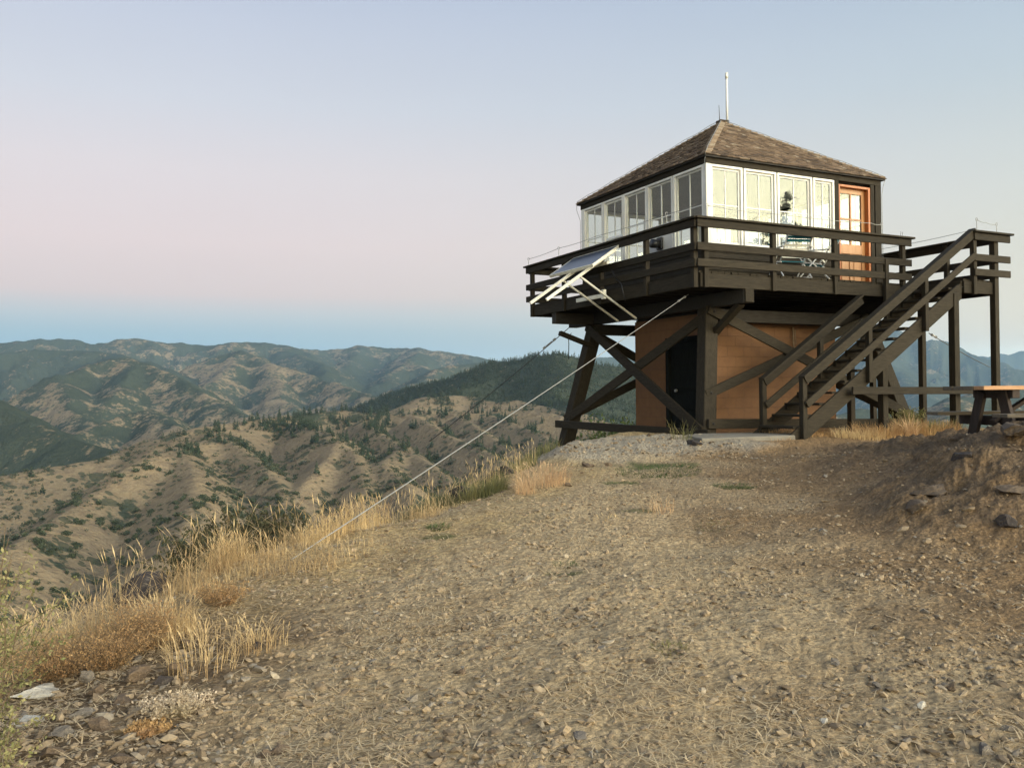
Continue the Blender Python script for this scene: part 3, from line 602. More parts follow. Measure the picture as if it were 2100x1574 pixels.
# stair handrails: near side runs into the landing's rail, far side dies against the deck
def srail(v, u0, u1, base, side):
    cz = lambda u: base+SL*(u-1.34)-.02
    board('handrail_cap', (u0-.05, v+side*.0, cz(u0-.05)), (u1, v, cz(u1)), .15, .04, wu, Y1)
    board('rail', (u0, v+side*.035, cz(u0)-.095), (u1, v+side*.035, cz(u1)-.095), .13, .036, wu, (0, 0, 1))
    board('rail', (u0, v+side*.06, cz(u0)-.50), (u1, v+side*.06, cz(u1)-.50), .125, .036, wu, (0, 0, 1))
srail(VL-.06, 1.36, 5.76, -1.86, -1); srail(-.15, 1.33, 3.80, -1.86, -1)
gpost(1.36, VL-.04, -1.88, s=.05); gpost(1.33, -.13, -1.88, s=.05)
for u in (2.94, 4.42):
    z1 = -1.9+SL*(u-1.34); MB().box((u-.045, VL-.09, z1-1.12), (u+.045, VL-.0, z1)).build('rail_post', wz, TW, bevel=.004)
MB().box((2.67, -.2, -1.9), (2.76, -.11, -1.05)).build('rail_post', wz, TW, bevel=.004)
MB().box((3.88+.6, -.16, -.78), (3.97+.6, -.085, .45)).build('rail_post', wz, TW, bevel=.004)
board('tie_board', (2.42, VL-.13, -2.135), (6.2, VL-.13, -2.16), .135, .042, wu, (0, 0, 1))

# ---- the cab
b0, b1 = W, W+S; HS, HT, HE, HA, OV = .756, 2.262, 2.424, 4.041, .085
def lap(name, a, b, fixed, axis, outward, z0=0., z1=HS-.06, n=6, mat=None):
    """lapped siding boards between a and b"""
    m = MB(); h = (z1-z0)/n
    for i in range(n):
        za, zb = z0+i*h, z0+(i+1)*h+.012; o1, o2 = outward*.030, outward*.010
        if axis == 'u': V = [(a, fixed, za), (b, fixed, za), (b, fixed, zb), (a, fixed, zb), (a, fixed+o1, za), (b, fixed+o1, za), (b, fixed+o2, zb), (a, fixed+o2, zb)]
        else: V = [(fixed, a, za), (fixed, b, za), (fixed, b, zb), (fixed, a, zb), (fixed+o1, a, za), (fixed+o1, b, za), (fixed+o2, b, zb), (fixed+o2, a, zb)]
        m.add(V, [(0, 3, 2, 1), (4, 5, 6, 7), (0, 1, 5, 4), (1, 2, 6, 5), (2, 3, 7, 6), (3, 0, 4, 7)])
    return m.build(name, mat or wu, TW)
DU0, DU1 = 4.64, 5.46
lap('siding', b0, 4.52, b0+.03, 'u', -1); lap('siding', b0, b1, b0+.03, 'v', -1, mat=wv); lap('siding', b0, b1, b1-.03, 'u', 1); lap('siding', b0, b1, b1-.03, 'v', 1, mat=wv)
MB().box((b0+.06, b0+.06, -.02), (b1-.06, b1-.06, .02)).build('floor', M['inner'], TW)
mw = MB()
mw.box((b0+.05, b0+.05, .02), (4.5, b0+.09, HS-.07)); mw.box((b0+.05, b0+.05, .02), (b0+.09, b1-.05, HS-.07)); mw.box((b0+.05, b1-.09, .02), (b1-.05, b1-.05, HS-.07)); mw.box((b1-.09, b0+.05, .02), (b1-.05, b1-.05, HS-.07))
mw.build('inner_wall', M['inner'], TW)
MB().box((b0+.05, b0+.05, HT+.06), (b1-.05, b1-.05, HT+.09)).build('ceiling', M['ceil'], TW)
# header beams above the windows
MB().box((b0-.02, b0-.02, HT+.02), (b1+.02, b0+.06, HE+.02)).build('header', wu, TW, bevel=.004); MB().box((b0-.02, b0+.06, HT+.02), (b0+.06, b1-.06, HE+.02)).build('header', wv, TW, bevel=.004)
MB().box((b0-.02, b1-.06, HT+.02), (b1+.02, b1+.02, HE+.02)).build('header', wu, TW, bevel=.004); MB().box((b1-.06, b0+.06, HT+.02), (b1+.02, b1-.06, HE+.02)).build('header', wv, TW, bevel=.004)
# white corner boards and sills
MB().box((b0-.015, b0-.015, HS-.06), (b0+.085, b0+.085, HT+.02)).build('corner_board', M['white'], TW, bevel=.004)
MB().box((b0-.015, b1-.10, HS-.06), (b0+.085, b1+.0, HT+.02)).build('corner_board', M['white'], TW, bevel=.004)
def window(axis, a, b, fixed, out, sash=None, half=False, mid=True):
    """outer frame flush with the wall, sash set back, 2 x 2 panes; sub-parts: sash, pane, muntin"""
    def P(t, d, z): return (t, fixed-out*d, z) if axis == 'u' else (fixed-out*d, t, z)
    def bx(m, t0, t1, d0, d1, z0, z1): m.box(P(t0, d0, z0), P(t1, d1, z1))
    z0, z1 = HS-.035, HT+.015
    m = MB(); bx(m, a, a+.05, -.012, .09, z0, z1); bx(m, b-.05, b, -.012, .09, z0, z1); bx(m, a+.05, b-.05, -.012, .09, z1-.045, z1); bx(m, a-.0, b+.0, -.035, .09, z0-.035, z0+.0)
    bx(m, a+.05, b-.05, -.004, .09, z0, z0+.03)
    f = m.build('window', M['white'], TW, bevel=.003)
    a2, b2, q0, q1 = a+.05, b-.05, z0+.03, z1-.045; s = .042
    m = MB(); bx(m, a2, a2+s, .03, .065, q0, q1); bx(m, b2-s, b2, .03, .065, q0, q1); bx(m, a2+s, b2-s, .03, .065, q1-s, q1); bx(m, a2+s, b2-s, .03, .065, q0, q0+s)
    if half: bx(m, a2+s, b2-s, .02, .065, (q0+q1)/2-.12, (q0+q1)/2-.07)
    m.build('sash', M['white'], f, bevel=.002)
    g0, g1, e0, e1 = a2+s, b2-s, q0+s, q1-s
    MB().add([P(g0, .047, e0), P(g1, .047, e0), P(g1, .047, e1), P(g0, .047, e1)], [(0, 1, 2, 3)]).build('pane', M['glass'], f)
    c = (g0+g1)/2; m = MB(); bx(m, c-.011, c+.011, .038, .056, e0, e1)
    if mid and not half: zc = (e0+e1)/2+.02; bx(m, g0, c-.011, .040, .054, zc-.01, zc+.01); bx(m, c+.011, g1, .040, .054, zc-.01, zc+.01)
    m.build('muntin', M['white'], f)
for a, b in ((1.195, 2.00), (2.03, 2.87), (2.90, 3.84), (3.87, 4.46)): window('u', a, b, b0, -1, mid=True)
for i, (a, b) in enumerate(((1.195, 2.16), (2.18, 3.08), (3.10, 3.98), (4.0, 4.83), (4.85, 5.71))): window('v', a, b, b0, -1, half=(i == 3))
for a, b in ((1.17, 2.30), (2.36, 3.43), (3.49, 4.57), (4.63, 5.75)):
    window('u', a, b, b1, 1); window('v', a, b, b1, 1)
# door bay: dark boards either side, varnished door with four panes over two panels
m = MB(); m.box((4.47, b0-.012, -.0), (DU0-.05, b0+.06, HT+.02)); m.box((DU1+.06, b0-.012, 0), (5.63, b0+.06, HT+.02)); m.box((5.65, b0-.02, 0), (b1+.02, b0+.10, HT+.02)); m.build('door_surround', wz, TW, bevel=.004)
dr = MB(); dz1 = 2.17
dr.box((DU0-.05, b0-.0, 0), (DU0, b0+.17, dz1+.05)); dr.box((DU1, b0-.0, 0), (DU1+.06, b0+.17, dz1+.05)); dr.box((DU0, b0, dz1), (DU1, b0+.17, dz1+.05)); dr.build('door_frame', M['doorjamb'], TW, bevel=.004)
m = MB(); y0, y1 = b0+.10, b0+.145; s = .10; zm = .98
m.box((DU0, y0, .01), (DU0+s, y1, dz1)); m.box((DU1-s, y0, .01), (DU1, y1, dz1)); m.box((DU0+s, y0, dz1-.11), (DU1-s, y1, dz1)); m.box((DU0+s, y0, zm-.20), (DU1-s, y1, zm)); m.box((DU0+s, y0, .01), (DU1-s, y1, .16))
cx = (DU0+DU1)/2; m.box((cx-.02, y0+.004, zm), (cx+.02, y1, dz1-.11)); zc = 1.52; m.box((DU0+s, y0+.006, zc-.018), (cx-.02, y1, zc+.018)); m.box((cx+.02, y0+.006, zc-.018), (DU1-s, y1, zc+.018))
m.box((cx-.05, y0+.002, .16), (cx+.05, y1, zm-.20)); m.box((DU0+s, y0+.02, .16), (cx-.05, y1-.01, zm-.2)); m.box((cx+.05, y0+.02, .16), (DU1-s, y1-.01, zm-.2))
for x0, x1 in ((DU0+s+.03, cx-.08), (cx+.08, DU1-s-.03)): m.box((x0, y0+.008, .20), (x1, y0+.0201, zm-.24))
door = m.build('door', M['door'], TW, bevel=.004)
for (x0, x1, z0, z1) in ((DU0+s, cx-.02, zm, zc-.018), (cx+.02, DU1-s, zm, zc-.018), (DU0+s, cx-.02, zc+.018, dz1-.11), (cx+.02, DU1-s, zc+.018, dz1-.11)):
    MB().add([(x0, y0+.022, z0), (x1, y0+.022, z0), (x1, y0+.022, z1), (x0, y0+.022, z1)], [(0, 1, 2, 3)]).build('pane', M['glass'], door)
MB().tube([(DU0+.05, y0, .95), (DU0+.05, y0-.05, .95)], .028, 10).build('handle', M['wire'], door, smooth=True)
# ---- shingled hip roof
def roof():
    c = (b0+b1)/2; half = S/2+OV; rise = HA-HE; sl = math.hypot(half, rise); nC = 24; exp = sl/nC
    V, Fq, T = [], [], []
    def shing(side, row, x0, x1, tone):
        # in a slope's own frame: x along the eave, s up the slope
        s0 = row*exp-.012+rj.uniform(-.012, .012); s1 = s0+exp*1.55; th = rj.uniform(.012, .022); lift = .010
        for_ = []
        for (x, s, h) in ((x0, s0, lift+th), (x1, s0, lift+th), (x1, s1, .004), (x0, s1, .004), (x0, s0, lift), (x1, s0, lift), (x1, s1, 0), (x0, s1, 0)):
            s = min(s, sl); lim = half*(1-s/sl)+.0; x = max(-lim, min(lim, x)); f = s/sl
            d = half*(1-f)+h*rise/sl; z = HE+rise*f+h*half/sl
            for_.append(((c+x, c-d, z), (c-d, c+x, z), (c+x, c+d, z), (c+d, c+x, z))[side])
        n = len(V); V.extend(for_); Fq.extend([(n, n+1, n+2, n+3), (n, n+4, n+5, n+1), (n, n+3, n+7, n+4), (n+1, n+5, n+6, n+2)]); T.extend([tone]*8)
    for side in range(4):
        for row in range(nC):
            lim = half*(1-(row*exp)/sl); x = -lim-rj.uniform(0, .1); rt = rj.uniform(-.08, .08)
            while x < lim:
                wd = rj.uniform(.07, .19); shing(side, row, max(x, -lim), min(x+wd-.005, lim), min(1, max(0, rj.gauss(.45, .22)+rt))); x += wd
    V = np.array(V); o = np_mesh('shingles', V, np.array(Fq), M['shingle'], attrs={'tone': np.array(T)}); return o, c, half, rise, sl, exp, nC
sh, c, half, rise, sl, exp, nC = roof()
rf = MB(); e = half-.004
rf.add([(c-e, c-e, HE-.006), (c+e, c-e, HE-.006), (c+e, c+e, HE-.006), (c-e, c+e, HE-.006), (c, c, HA-.006), (c-e, c-e, HE-.03), (c+e, c-e, HE-.03), (c+e, c+e, HE-.03), (c-e, c+e, HE-.03)],
       [(0, 1, 4), (1, 2, 4), (2, 3, 4), (3, 0, 4), (8, 7, 6, 5), (0, 5, 6, 1), (1, 6, 7, 2), (2, 7, 8, 3), (3, 8, 5, 0)])
roof_o = rf.build('roof', M['under'], TW); sh.parent = roof_o
for sx, sy in ((-1, -1), (-1, 1), (1, -1), (1, 1)):      # stepped hip shingles
    m = MB(); n = 26
    for k in range(n):
        f = k/n; f2 = f+1.5/n; p = Vector((c+sx*half*(1-f), c+sy*half*(1-f), HE+rise*f+.034)); q = Vector((c+sx*half*(1-min(f2, 1)), c+sy*half*(1-min(f2, 1)), HE+rise*min(f2, 1)+.018))
        for s in (-1, 1):     # two leaves, one on each slope
            d = Vector((0, -sy, 0)) if s > 0 else Vector((-sx, 0, 0)); o1 = d*.13+Vector((0, 0, .0)); up = Vector((0, 0, .018))
            # slide down its own slope's plane: moving inward along the eave keeps the height
            m.add([tuple(p), tuple(p+o1), tuple(q+o1), tuple(q), tuple(p+up), tuple(p+o1+up), tuple(q+o1+up*.3), tuple(q+up*.3)], [(0, 1, 2, 3), (7, 6, 5, 4), (0, 4, 5, 1), (1, 5, 6, 2), (2, 6, 7, 3), (3, 7, 4, 0)])
    o = m.build('hip_shingles', M['shingle'], roof_o)
    at = o.data.attributes.new('tone', 'FLOAT', 'POINT'); at.data.foreach_set('value', np.repeat(np.array([rj.uniform(.6, 1) for _ in range(len(o.data.vertices)//8)]), 8).astype(np.float32))
MB().tube([(c-.10, c-.05, HA-.02), (c-.10, c-.05, HA+.10), (c-.12, c-.06, HA+.36)], .012, 8, r2=.005).build('lightning_rod', M['black'], roof_o)
MB().box((c-.09, c-.09, HA-.03), (c+.09, c+.09, HA+.035)).build('roof_cap', M['shingle'], roof_o)
# lightning conductor cables along hips and corners
def cable(name, pts, r=.006, mat='wire', parent=TW): return MB().tube(pts, r, 6).build(name, M[mat], parent, smooth=True)
hp = lambda sx, sy, f, h=.07: Vector((c+sx*half*(1-f), c+sy*half*(1-f), HE+rise*f+h))
cable('lightning_cable', [hp(-1, 1, f/12, .06+.02*(f % 2)) for f in range(13)]+[Vector((c-.1, c-.05, HA+.05))])
cable('lightning_cable', [Vector((b0-.03, b0+.0, HS)), Vector((b0-.03, b0-.02, 1.4)), Vector((b0-.035, b0-.0, HE-.1)), hp(-1, -1, 0, .02)]+[hp(-1, -1, f/8) for f in range(1, 9)])
cable('lightning_cable', [hp(-1, 1, 0, .02), Vector((b0-.1, b1+.06, HE-.15)), Vector((b0-.02, b1+.03, HE-.4)), Vector((b0-.03, b1+.02, HS))])
cable('lightning_cable', [hp(1, -1, 0, .02), Vector((b1+.08, b0-.02, HE-.15)), Vector((b1+.03, b0-.03, HE-.35)), Vector((b1+.04, b0-.03, .2))])
cable('lightning_cable', [hp(1, -1, f/12, .05+.015*(f % 2)) for f in range(13)])

# ---- things on the tower
def loc_empty(name, u, v, z, **k): return empty(name, LOC(u, v, z), YAW, **k)
t_ = loc_empty('radio_antenna', 3.58, 3.41, 4.03, label='tall white whip antenna standing at the peak of the shingled roof', cat='antenna')
MB().tube([(0, 0, -.06), (0, 0, 1.02)], .026, 12).build('mast', M['tube'], t_, smooth=True); MB().tube([(0, 0, 1.02), (0, 0, 1.15)], .034, 12).build('antenna_tip', M['alu'], t_, smooth=True)
MB().tube([(0, 0, -.04), (0, 0, .05)], .05, 10).build('mount', M['black'], t_)
# floodlight on the left face
t_ = loc_empty('floodlight', b0-.03, 2.62, .95, label='black round-hooded floodlight fixed at the second window of the left wall', cat='floodlight')
MB().box((-.02, -.10, -.12), (.03, .10, .14)).build('back_plate', M['black'], t_, bevel=.02); MB().tube([(-.02, 0, .0), (-.09, 0, .0), (-.19, .0, -.0)], .085, 16, r2=.095).build('lamp_hood', M['black'], t_, smooth=True)
MB().box((b0+.01, 2.21, HS+.0), (b0+.035, 3.05, 1.36)).build('window_panel', M['white'], TW)['label'] = 'plain white panel filling the lower half of a window'
# solar panel on the left railing
sp0 = loc_empty('solar_panel', -.12, 3.17, .765, label='tilted blue-grey solar panel on pale metal arms outside the left railing', cat='solar panel')
sa = math.radians(34); dn = Vector((-math.cos(sa), 0, -math.sin(sa))); up_ = Vector((-math.sin(sa), 0, math.cos(sa))); A0 = Vector((0, 0, 0))
y0, y1, ln = -.88, .90, .74
def PP(d, y, h=0): v = A0+dn*d+up_*h; return (v.x, y, v.z)
def slab(m, d0, d1, y0, y1, h0, h1, mi=0):
    V = [PP(d, y, h) for h in (h0, h1) for d, y in ((d0, y0), (d1, y0), (d1, y1), (d0, y1))]; return m.add(V, [(0, 3, 2, 1), (4, 5, 6, 7), (0, 1, 5, 4), (1, 2, 6, 5), (2, 3, 7, 6), (3, 0, 4, 7)], mi)
slab(MB(), .02, ln-.02, y0+.02, y1-.02, .012, .038).build('cells', M['solar'], sp0)
m = MB(); slab(m, 0, ln, y0, y0+.015, -.005, .041); slab(m, 0, ln, y1-.015, y1, -.005, .041); slab(m, 0, .02, y0+.02, y1-.02, -.02, .043); slab(m, ln-.02, ln, y0+.02, y1-.02, -.02, .043); m.build('panel_frame', M['alu'], sp0)
for y in (-.62, .06):
    slab(MB(), -.05, ln+1.12, y, y+.04, -.082, -.022).build('support_arm', M['alu'], sp0, bevel=.003)
    a = Vector(PP(.94, y+.068, -.06)); MB().bar(a, (.60, y+.068, -1.38), .045, .035, Y1).build('strut', M['alu'], sp0, bevel=.003)
slab(MB(), .36, .42, -.85, .8, -.15, -.10).build('cross_bar', M['alu'], sp0)
MB().box((-.06, -.35, -.95), (-.02, .75, -.87)).build('mounting_bracket', M['alu'], sp0, bevel=.003)
MB().box((-.10, -.42, -.99), (-.03, -.33, -.80)).build('mounting_bracket', M['alu'], sp0, bevel=.003)
cable('power_cable', [Vector((.03, -.5, -.35)), Vector((-.03, -.75, -.6)), Vector((-.05, -1.0, -.75)), Vector((-.03, -1.1, -1.1))], .012, 'black', sp0)
# wire stretched above the handrail on eye hooks
def wire_line(label, pts, hooks, lab2):
    t = loc_empty('wire_line', *pts[0], label=label, cat='wire'); b = Vector(pts[0])
    W_ = []
    for p, q in zip(pts, pts[1:]):
        p, q = Vector(p), Vector(q)
        for k in range(8): f = k/8; W_.append(p.lerp(q, f)-Vector((0, 0, .02*4*f*(1-f)))-b)
    W_.append(Vector(pts[-1])-b); MB().tube(W_, .0055, 5).build('cable', M['wire'], t, smooth=True)
    for h in hooks:
        h = Vector(h); zc = HC-.0; top = h-b
        m = MB(); m.tube([Vector((h.x, h.y, zc-.06))-b, top-Vector((0, 0, .035))], .006, 6)
        m.tube([top+Vector((math.cos(a)*.026, 0, math.sin(a)*.032)) for a in np.linspace(-1.57, 4.4, 9)], .005, 5); m.build('eye_hook', M['wire'], t)
    return t
hz_ = HC+.20
wire_line('thin cable on eye hooks above the left handrail', [(-.1, D+.02, hz_-.03), (-.1, 4.8, hz_), (-.1, 3.2, hz_), (-.1, .75, hz_), (-.12, -.1, hz_)], [(-.1, D+.02, hz_-.03), (-.1, 4.8, hz_), (-.1, 2.2, hz_), (-.1, .75, hz_)], '')
wire_line('thin cable on eye hooks above the front handrail, ending near the door', [(.12, -.12, hz_), (1.8, -.12, hz_-.02), (4.15, -.12, hz_-.0), (4.42, -.12, hz_-.0)], [(.13, -.12, hz_), (2.55, -.12, hz_-.02), (4.42, -.12, hz_)], '')
wire_line('thin slack cable above the landing handrail at the top of the stairs', [(5.83, VL-.1, hz_+.02), (6.1, VL-.1, hz_-.02), (6.42, VL-.1, hz_-.03)], [(5.83, VL-.1, hz_+.02), (6.42, VL-.1, hz_-.03)], '')
wire_line('thin cable above the right-hand side railing behind the stairs', [(DU+.1, -.4, hz_-.03), (DU+.1, 2, hz_-.06), (DU+.1, 6, hz_-.03)], [(DU+.1, 1.2, hz_-.04)], '')
# small cup hooks that stand in rows on the handrail
for i, (u, v) in enumerate([(1.18+k*.05, -.12) for k in range(2)]+[(2.92+k*.055, -.12) for k in range(5)]+[(4.95, -.12), (5.0, -.12)]):
    m = MB(); m.tube([Vector((0, 0, -.02)), Vector((0, 0, .035))]+[Vector((.0+.017*math.sin(a), 0, .05+.02*(1-math.cos(a)))) for a in (.6, 1.4, 2.4, 3.2)], .0035, 5)
    o = m.build('cup_hook', M['black'], None); o.location = LOC(u, v, HC); o.rotation_euler = (0, 0, YAW)
    lab = ('pair of tiny black hooks on the front handrail below the second window' if i < 2 else 'tiny black hooks in a row on the front handrail below the fourth window' if i < 7 else 'tiny black hooks at the right end of the front handrail')
    tag(o, lab, 'hook', ('hooks below the second window', 'hooks below the fourth window', 'hooks at the right end')[0 if i < 2 else 1 if i < 7 else 2])

# ---- folding lawn chairs on the deck
def chair(u, v, rz, label, webtop=True):
    t = empty('folding_chair', LOC(u, v, .005), YAW+rz, label=label, cat='folding chair', group='folding chairs on the deck')
    T = lambda pts: MB().tube([Vector(p) for p in pts], .0125, 8)
    w2 = .26     # the chair faces +y; back leans to -y
    m = T([(-w2, -.10, .36), (-w2, -.30, .66), (-w2, -.44, .88), (-w2+.06, -.465, .93), (w2-.06, -.465, .93), (w2, -.44, .88), (w2, -.30, .66), (w2, -.10, .36)])
    m.build('back_frame', M['tube'], t, smooth=True)
    T([(-w2, -.14, .34), (-w2, .26, .40), (w2, .26, .40), (w2, -.14, .34)]).build('seat_frame', M['tube'], t, smooth=True)
    for s in (-1, 1):
        T([(s*(w2+.03), -.30, .02), (s*(w2+.03), -.26, .06), (s*(w2+.03), .22, .58), (s*(w2+.03), .18, .60)]).build('leg', M['tube'], t, smooth=True)
        T([(s*(w2+.045), .34, .02), (s*(w2+.045), .30, .06), (s*(w2+.045), -.18, .60)]).build('leg', M['tube'], t, smooth=True)
        MB().box((s*(w2+.04)-.025, -.32, .605), (s*(w2+.04)+.025, .20, .63)).build('armrest', M['tube'], t, bevel=.008)
    T([(-w2-.03, -.30, .02), (w2+.03, -.30, .02)]).build('crossbar', M['tube'], t); T([(-w2-.045, .34, .02), (w2+.045, .34, .02)]).build('crossbar', M['tube'], t)
    m = MB()
    for k in range(3): z = .70+k*.057; y = -.325-.14*(k*.057)/.22; m.box((-w2, y-.006, z), (w2, y+.004, z+.05))
    m.build('back_webbing', M['teal'], t)
    m = MB()
    for k in range(4): z = .42+k*.065; y = -.14-.16*(k*.065)/.25; m.box((-w2, y-.006, z), (w2, y+.004, z+.048))
    m.build('lower_webbing', M['webw'], t)
    m = MB()
    for k in range(5): y = -.10+k*.07; m.box((-w2, y, .352+k*.01), (w2, y+.055, .36+k*.01))
    m.build('seat_webbing', M['teal'], t); return t
chair(2.62, .50, R(-14), 'white tubular lawn chair with teal back, seen from behind under the third front window')
chair(3.42, .62, R(38), 'white tubular lawn chair with teal seat, half hidden behind a rail post beside the door')
# furniture inside the cab
t_ = loc_empty('desk', 2.2, 4.2, .02, label='low wooden desk inside the cab behind the left windows', cat='desk')
MB().box((-.9, -.35, .70), (.9, .35, .74)).build('desk_top', M['table'], t_)
for x in (-.85, .85):
    for y in (-.3, .3): MB().box((x-.03, y-.03, 0), (x+.03, y+.03, .70)).build('leg', M['table'], t_)
t_ = loc_empty('map_stand', 3.5, 3.4, .02, label='dark pedestal cabinet with a round sighting table in the middle of the cab', cat='cabinet')
MB().box((-.32, -.32, 0), (.32, .32, .86)).build('cabinet', M['darkdoor'], t_, bevel=.01); MB().tube([(0, 0, .86), (0, 0, .93)], .30, 24).build('sighting_table', M['table'], t_); MB().box((-.02, -.28, .93), (.02, -.26, 1.08)).build('sight', M['wire'], t_); MB().box((-.02, .26, .93), (.02, .28, 1.08)).build('sight', M['wire'], t_)
t_ = loc_empty('water_jar', 3.05, 1.42, .80, label='pale teal glass jar on the shelf behind the third front window', cat='jar')
MB().tube([(0, 0, .02), (0, 0, .04), (0, 0, .30), (0, 0, .34), (0, 0, .40)], .10, 14, r2=.085).build('jar_body', M['teal'], t_, smooth=True); MB().tube([(0, 0, .40), (0, 0, .44)], .08, 14).build('lid', M['wire'], t_)
t_ = loc_empty('bunk', 2.1, 1.75, .02, label='pale-covered bunk along the front wall inside the cab', cat='bed')
MB().box((-.85, -.4, .25), (1.9, .4, .5)).build('mattress', M['webw'], t_, bevel=.04); MB().box((-.87, -.42, 0), (1.92, .42, .25)).build('bed_frame', M['table'], t_, bevel=.01)

# ---- the block store room beneath the deck
BU0, BU1, BV0, BV1 = 1.42, 4.76, 1.42, 4.05; ZT, ZB = -.56, -3.5
st = empty('store_room', LOC(BU0, BV0, 0), YAW, label='ochre painted concrete block room under the deck with a black door', cat='outbuilding')
m, t, b = newmat('painted_block_wall'); v = coord(t, 'Object'); vm = nd(t, 'ShaderNodeVectorMath', operation='ADD')
sx = nd(t, 'ShaderNodeSeparateXYZ'); t.links.new(v, sx.inputs[0]); cx_ = nd(t, 'ShaderNodeCombineXYZ'); t.links.new(math_(t, 'ADD', sx.outputs[0], sx.outputs[1]), cx_.inputs[0]); t.links.new(sx.outputs[2], cx_.inputs[1])
br = nd(t, 'ShaderNodeTexBrick'); t.links.new(cx_.outputs[0], br.inputs['Vector']); br.inputs['Scale'].default_value = 1; br.inputs['Brick Width'].default_value = .41; br.inputs['Row Height'].default_value = .205; br.inputs['Mortar Size'].default_value = .006; br.inputs['Mortar Smooth'].default_value = .4
n = noise(t, v, 4, 6, .65); n2 = noise(t, v, 1.1, 3); colr = mixc(t, mrange(t, n, .35, .7), (.165, .078, .028, 1), (.125, .058, .022, 1)); colr = mixc(t, mrange(t, n2, .45, .7, 0, .5), colr, (.13, .060, .024, 1))
colr = mixc(t, math_(t, 'MULTIPLY', br.outputs['Fac'], .25), colr, (.06, .035, .022, 1)); t.links.new(colr, b.inputs['Base Color']); b.inputs['Roughness'].default_value = .8
bump(t, b, math_(t, 'ADD', math_(t, 'MULTIPLY', br.outputs['Fac'], -1), math_(t, 'MULTIPLY', n, .3)), .8, .012); M['blockwall'] = m
lu, lv = BU1-BU0, BV1-BV0; dv0, dv1, dtop = .33, 1.42, -1.05
m = MB(); m.box((0, 0, ZB), (lu, .2, ZT)); m.box((0, lv-.2, ZB), (lu, lv, ZT)); m.box((lu-.2, .2, ZB), (lu, lv-.2, ZT)); m.box((0, .2, ZB), (.2, dv0, ZT)); m.box((0, dv1, ZB), (.2, lv-.2, ZT)); m.box((0, dv0, dtop), (.2, dv1, ZT))
m.build('wall', M['blockwall'], st); MB().box((.02, .02, ZT), (lu-.02, lv-.02, ZT+.04)).build('roof_slab', M['under'], st)
m = MB(); m.box((-.02, dv0-.06, ZB), (.1, dv0+.03, dtop+.06)); m.box((-.02, dv1-.03, ZB), (.1, dv1+.06, dtop+.06)); m.box((-.02, dv0+.03, dtop-.03), (.1, dv1-.03, dtop+.06)); m.build('door_frame', M['darkdoor'], st, bevel=.004)
dd = MB(); dd.box((.06, dv0+.03, ZB), (.10, dv1-.03, dtop-.03)); 
for z in (-3.0, -2.5, -2.05, -1.6): dd.box((.045, dv0+.10, z), (.061, dv1-.10, z+.36))
dd = dd.build('door', M['darkdoor'], st, bevel=.004); MB().tube([(.045, dv0+.85, -2.1), (.0, dv0+.85, -2.1)], .03, 10).build('handle', M['wire'], dd)
t_ = loc_empty('hanging_tool', 3.52, 1.36, -.86, label='rusty iron hook hanging on the ochre front wall just under the deck', cat='hook'); MB().tube([(0, 0, .05), (0, 0, -.28), (.02, -.02, -.46)], .018, 6).build('hook_bar', M['twig'], t_); MB().tube([(.05, 0, .0), (.06, -.01, -.3)], .01, 6).build('chain', M['twig'], t_)

# ---- guy cables with turnbuckles
def guy(label, top, bot, r, sag=.0, tb=.5, mat='wire', grp=None):
    top, bot = Vector(top), Vector(bot); t = empty('guy_cable', top, 0, label=label, cat='guy cable', group=grp); d = bot-top; dn_ = d.normalized(); L = d.length
    MB().tube([d*(k/10)-Vector((0, 0, sag*4*(k/10)*(1-k/10))) for k in range(11)], r, 6).build('cable', M[mat], t, smooth=True)
    m = MB(); a = dn_*tb; m.tube([a, a+dn_*.07], r*3.2, 8); m.tube([a+dn_*.11, a+dn_*.3], r*2.0, 6); m.tube([a+dn_*.33, a+dn_*.40], r*3.2, 8); m.build('turnbuckle', M['wire'], t); return t
gp = at_px(560, 1166); gp = Vector((gp[0], gp[1], ground_z(*gp)-.03))
guy('taut pale cable from under the deck corner down into the golden grass in front', LOC(.3, .66, -.34), gp, .0062, .02, .18)
p = LOC(.35, 5.15, -.62); guy('thin dark cable from the far left corner of the deck down the slope', p, un(880, 905, dist=22.5), .009, .05, .45, 'black')
p = LOC(6.4, 5.9, -.35); guy('thin dark cable with a connector seen between the right-hand posts', un(1905, 683, dist=21.5), un(2042, 758, dist=27), .011, .04, .25, 'black')
cable('dangling_cable', [LOC(.38, 5.1, -.75), LOC(.30, 5.1, -.85), LOC(.28, 5.05, -1.0), LOC(.3, 5.1, -1.35)], .010, 'black', None); tag(bpy.data.objects['dangling_cable'], 'short black cable dangling from the far left leg top', 'cable')

# ---- slab in front of the stairs
sl_ = MB(); a = LOC(0, 0, 0)
pts = [LOC(.15, -.15), LOC(2.2, .55), LOC(2.0, -1.25), LOC(-.42, -1.12)]; zt = ground_z(*xy(.6, -.6))+.06
pts = [(LOC(-.75, -1.0)), (LOC(1.15, -1.1)), (LOC(1.9, -.2)), (LOC(.3, .4)), (LOC(-.35, -.1))]
n = len(pts); sl_.add([(p.x, p.y, zt-.22) for p in pts]+[(p.x, p.y, zt) for p in pts], [tuple(range(n))[::-1], tuple(range(n, 2*n))]+[(i, (i+1) % n, (i+1) % n+n, i+n) for i in range(n)])
tag(sl_.build('concrete_slab', M['conc'], bevel=.015), 'flat pale concrete slab at the foot of the stairs beside the near leg', 'slab')

# ---- picnic table on the mound
TP = un(2018, 791, dist=9.6); ta = R(6.5); PT = empty('picnic_table', (TP.x, TP.y, TP.z-.76), ta, label='weathered brown picnic table with attached benches behind the dirt mound on the right', cat='picnic table')
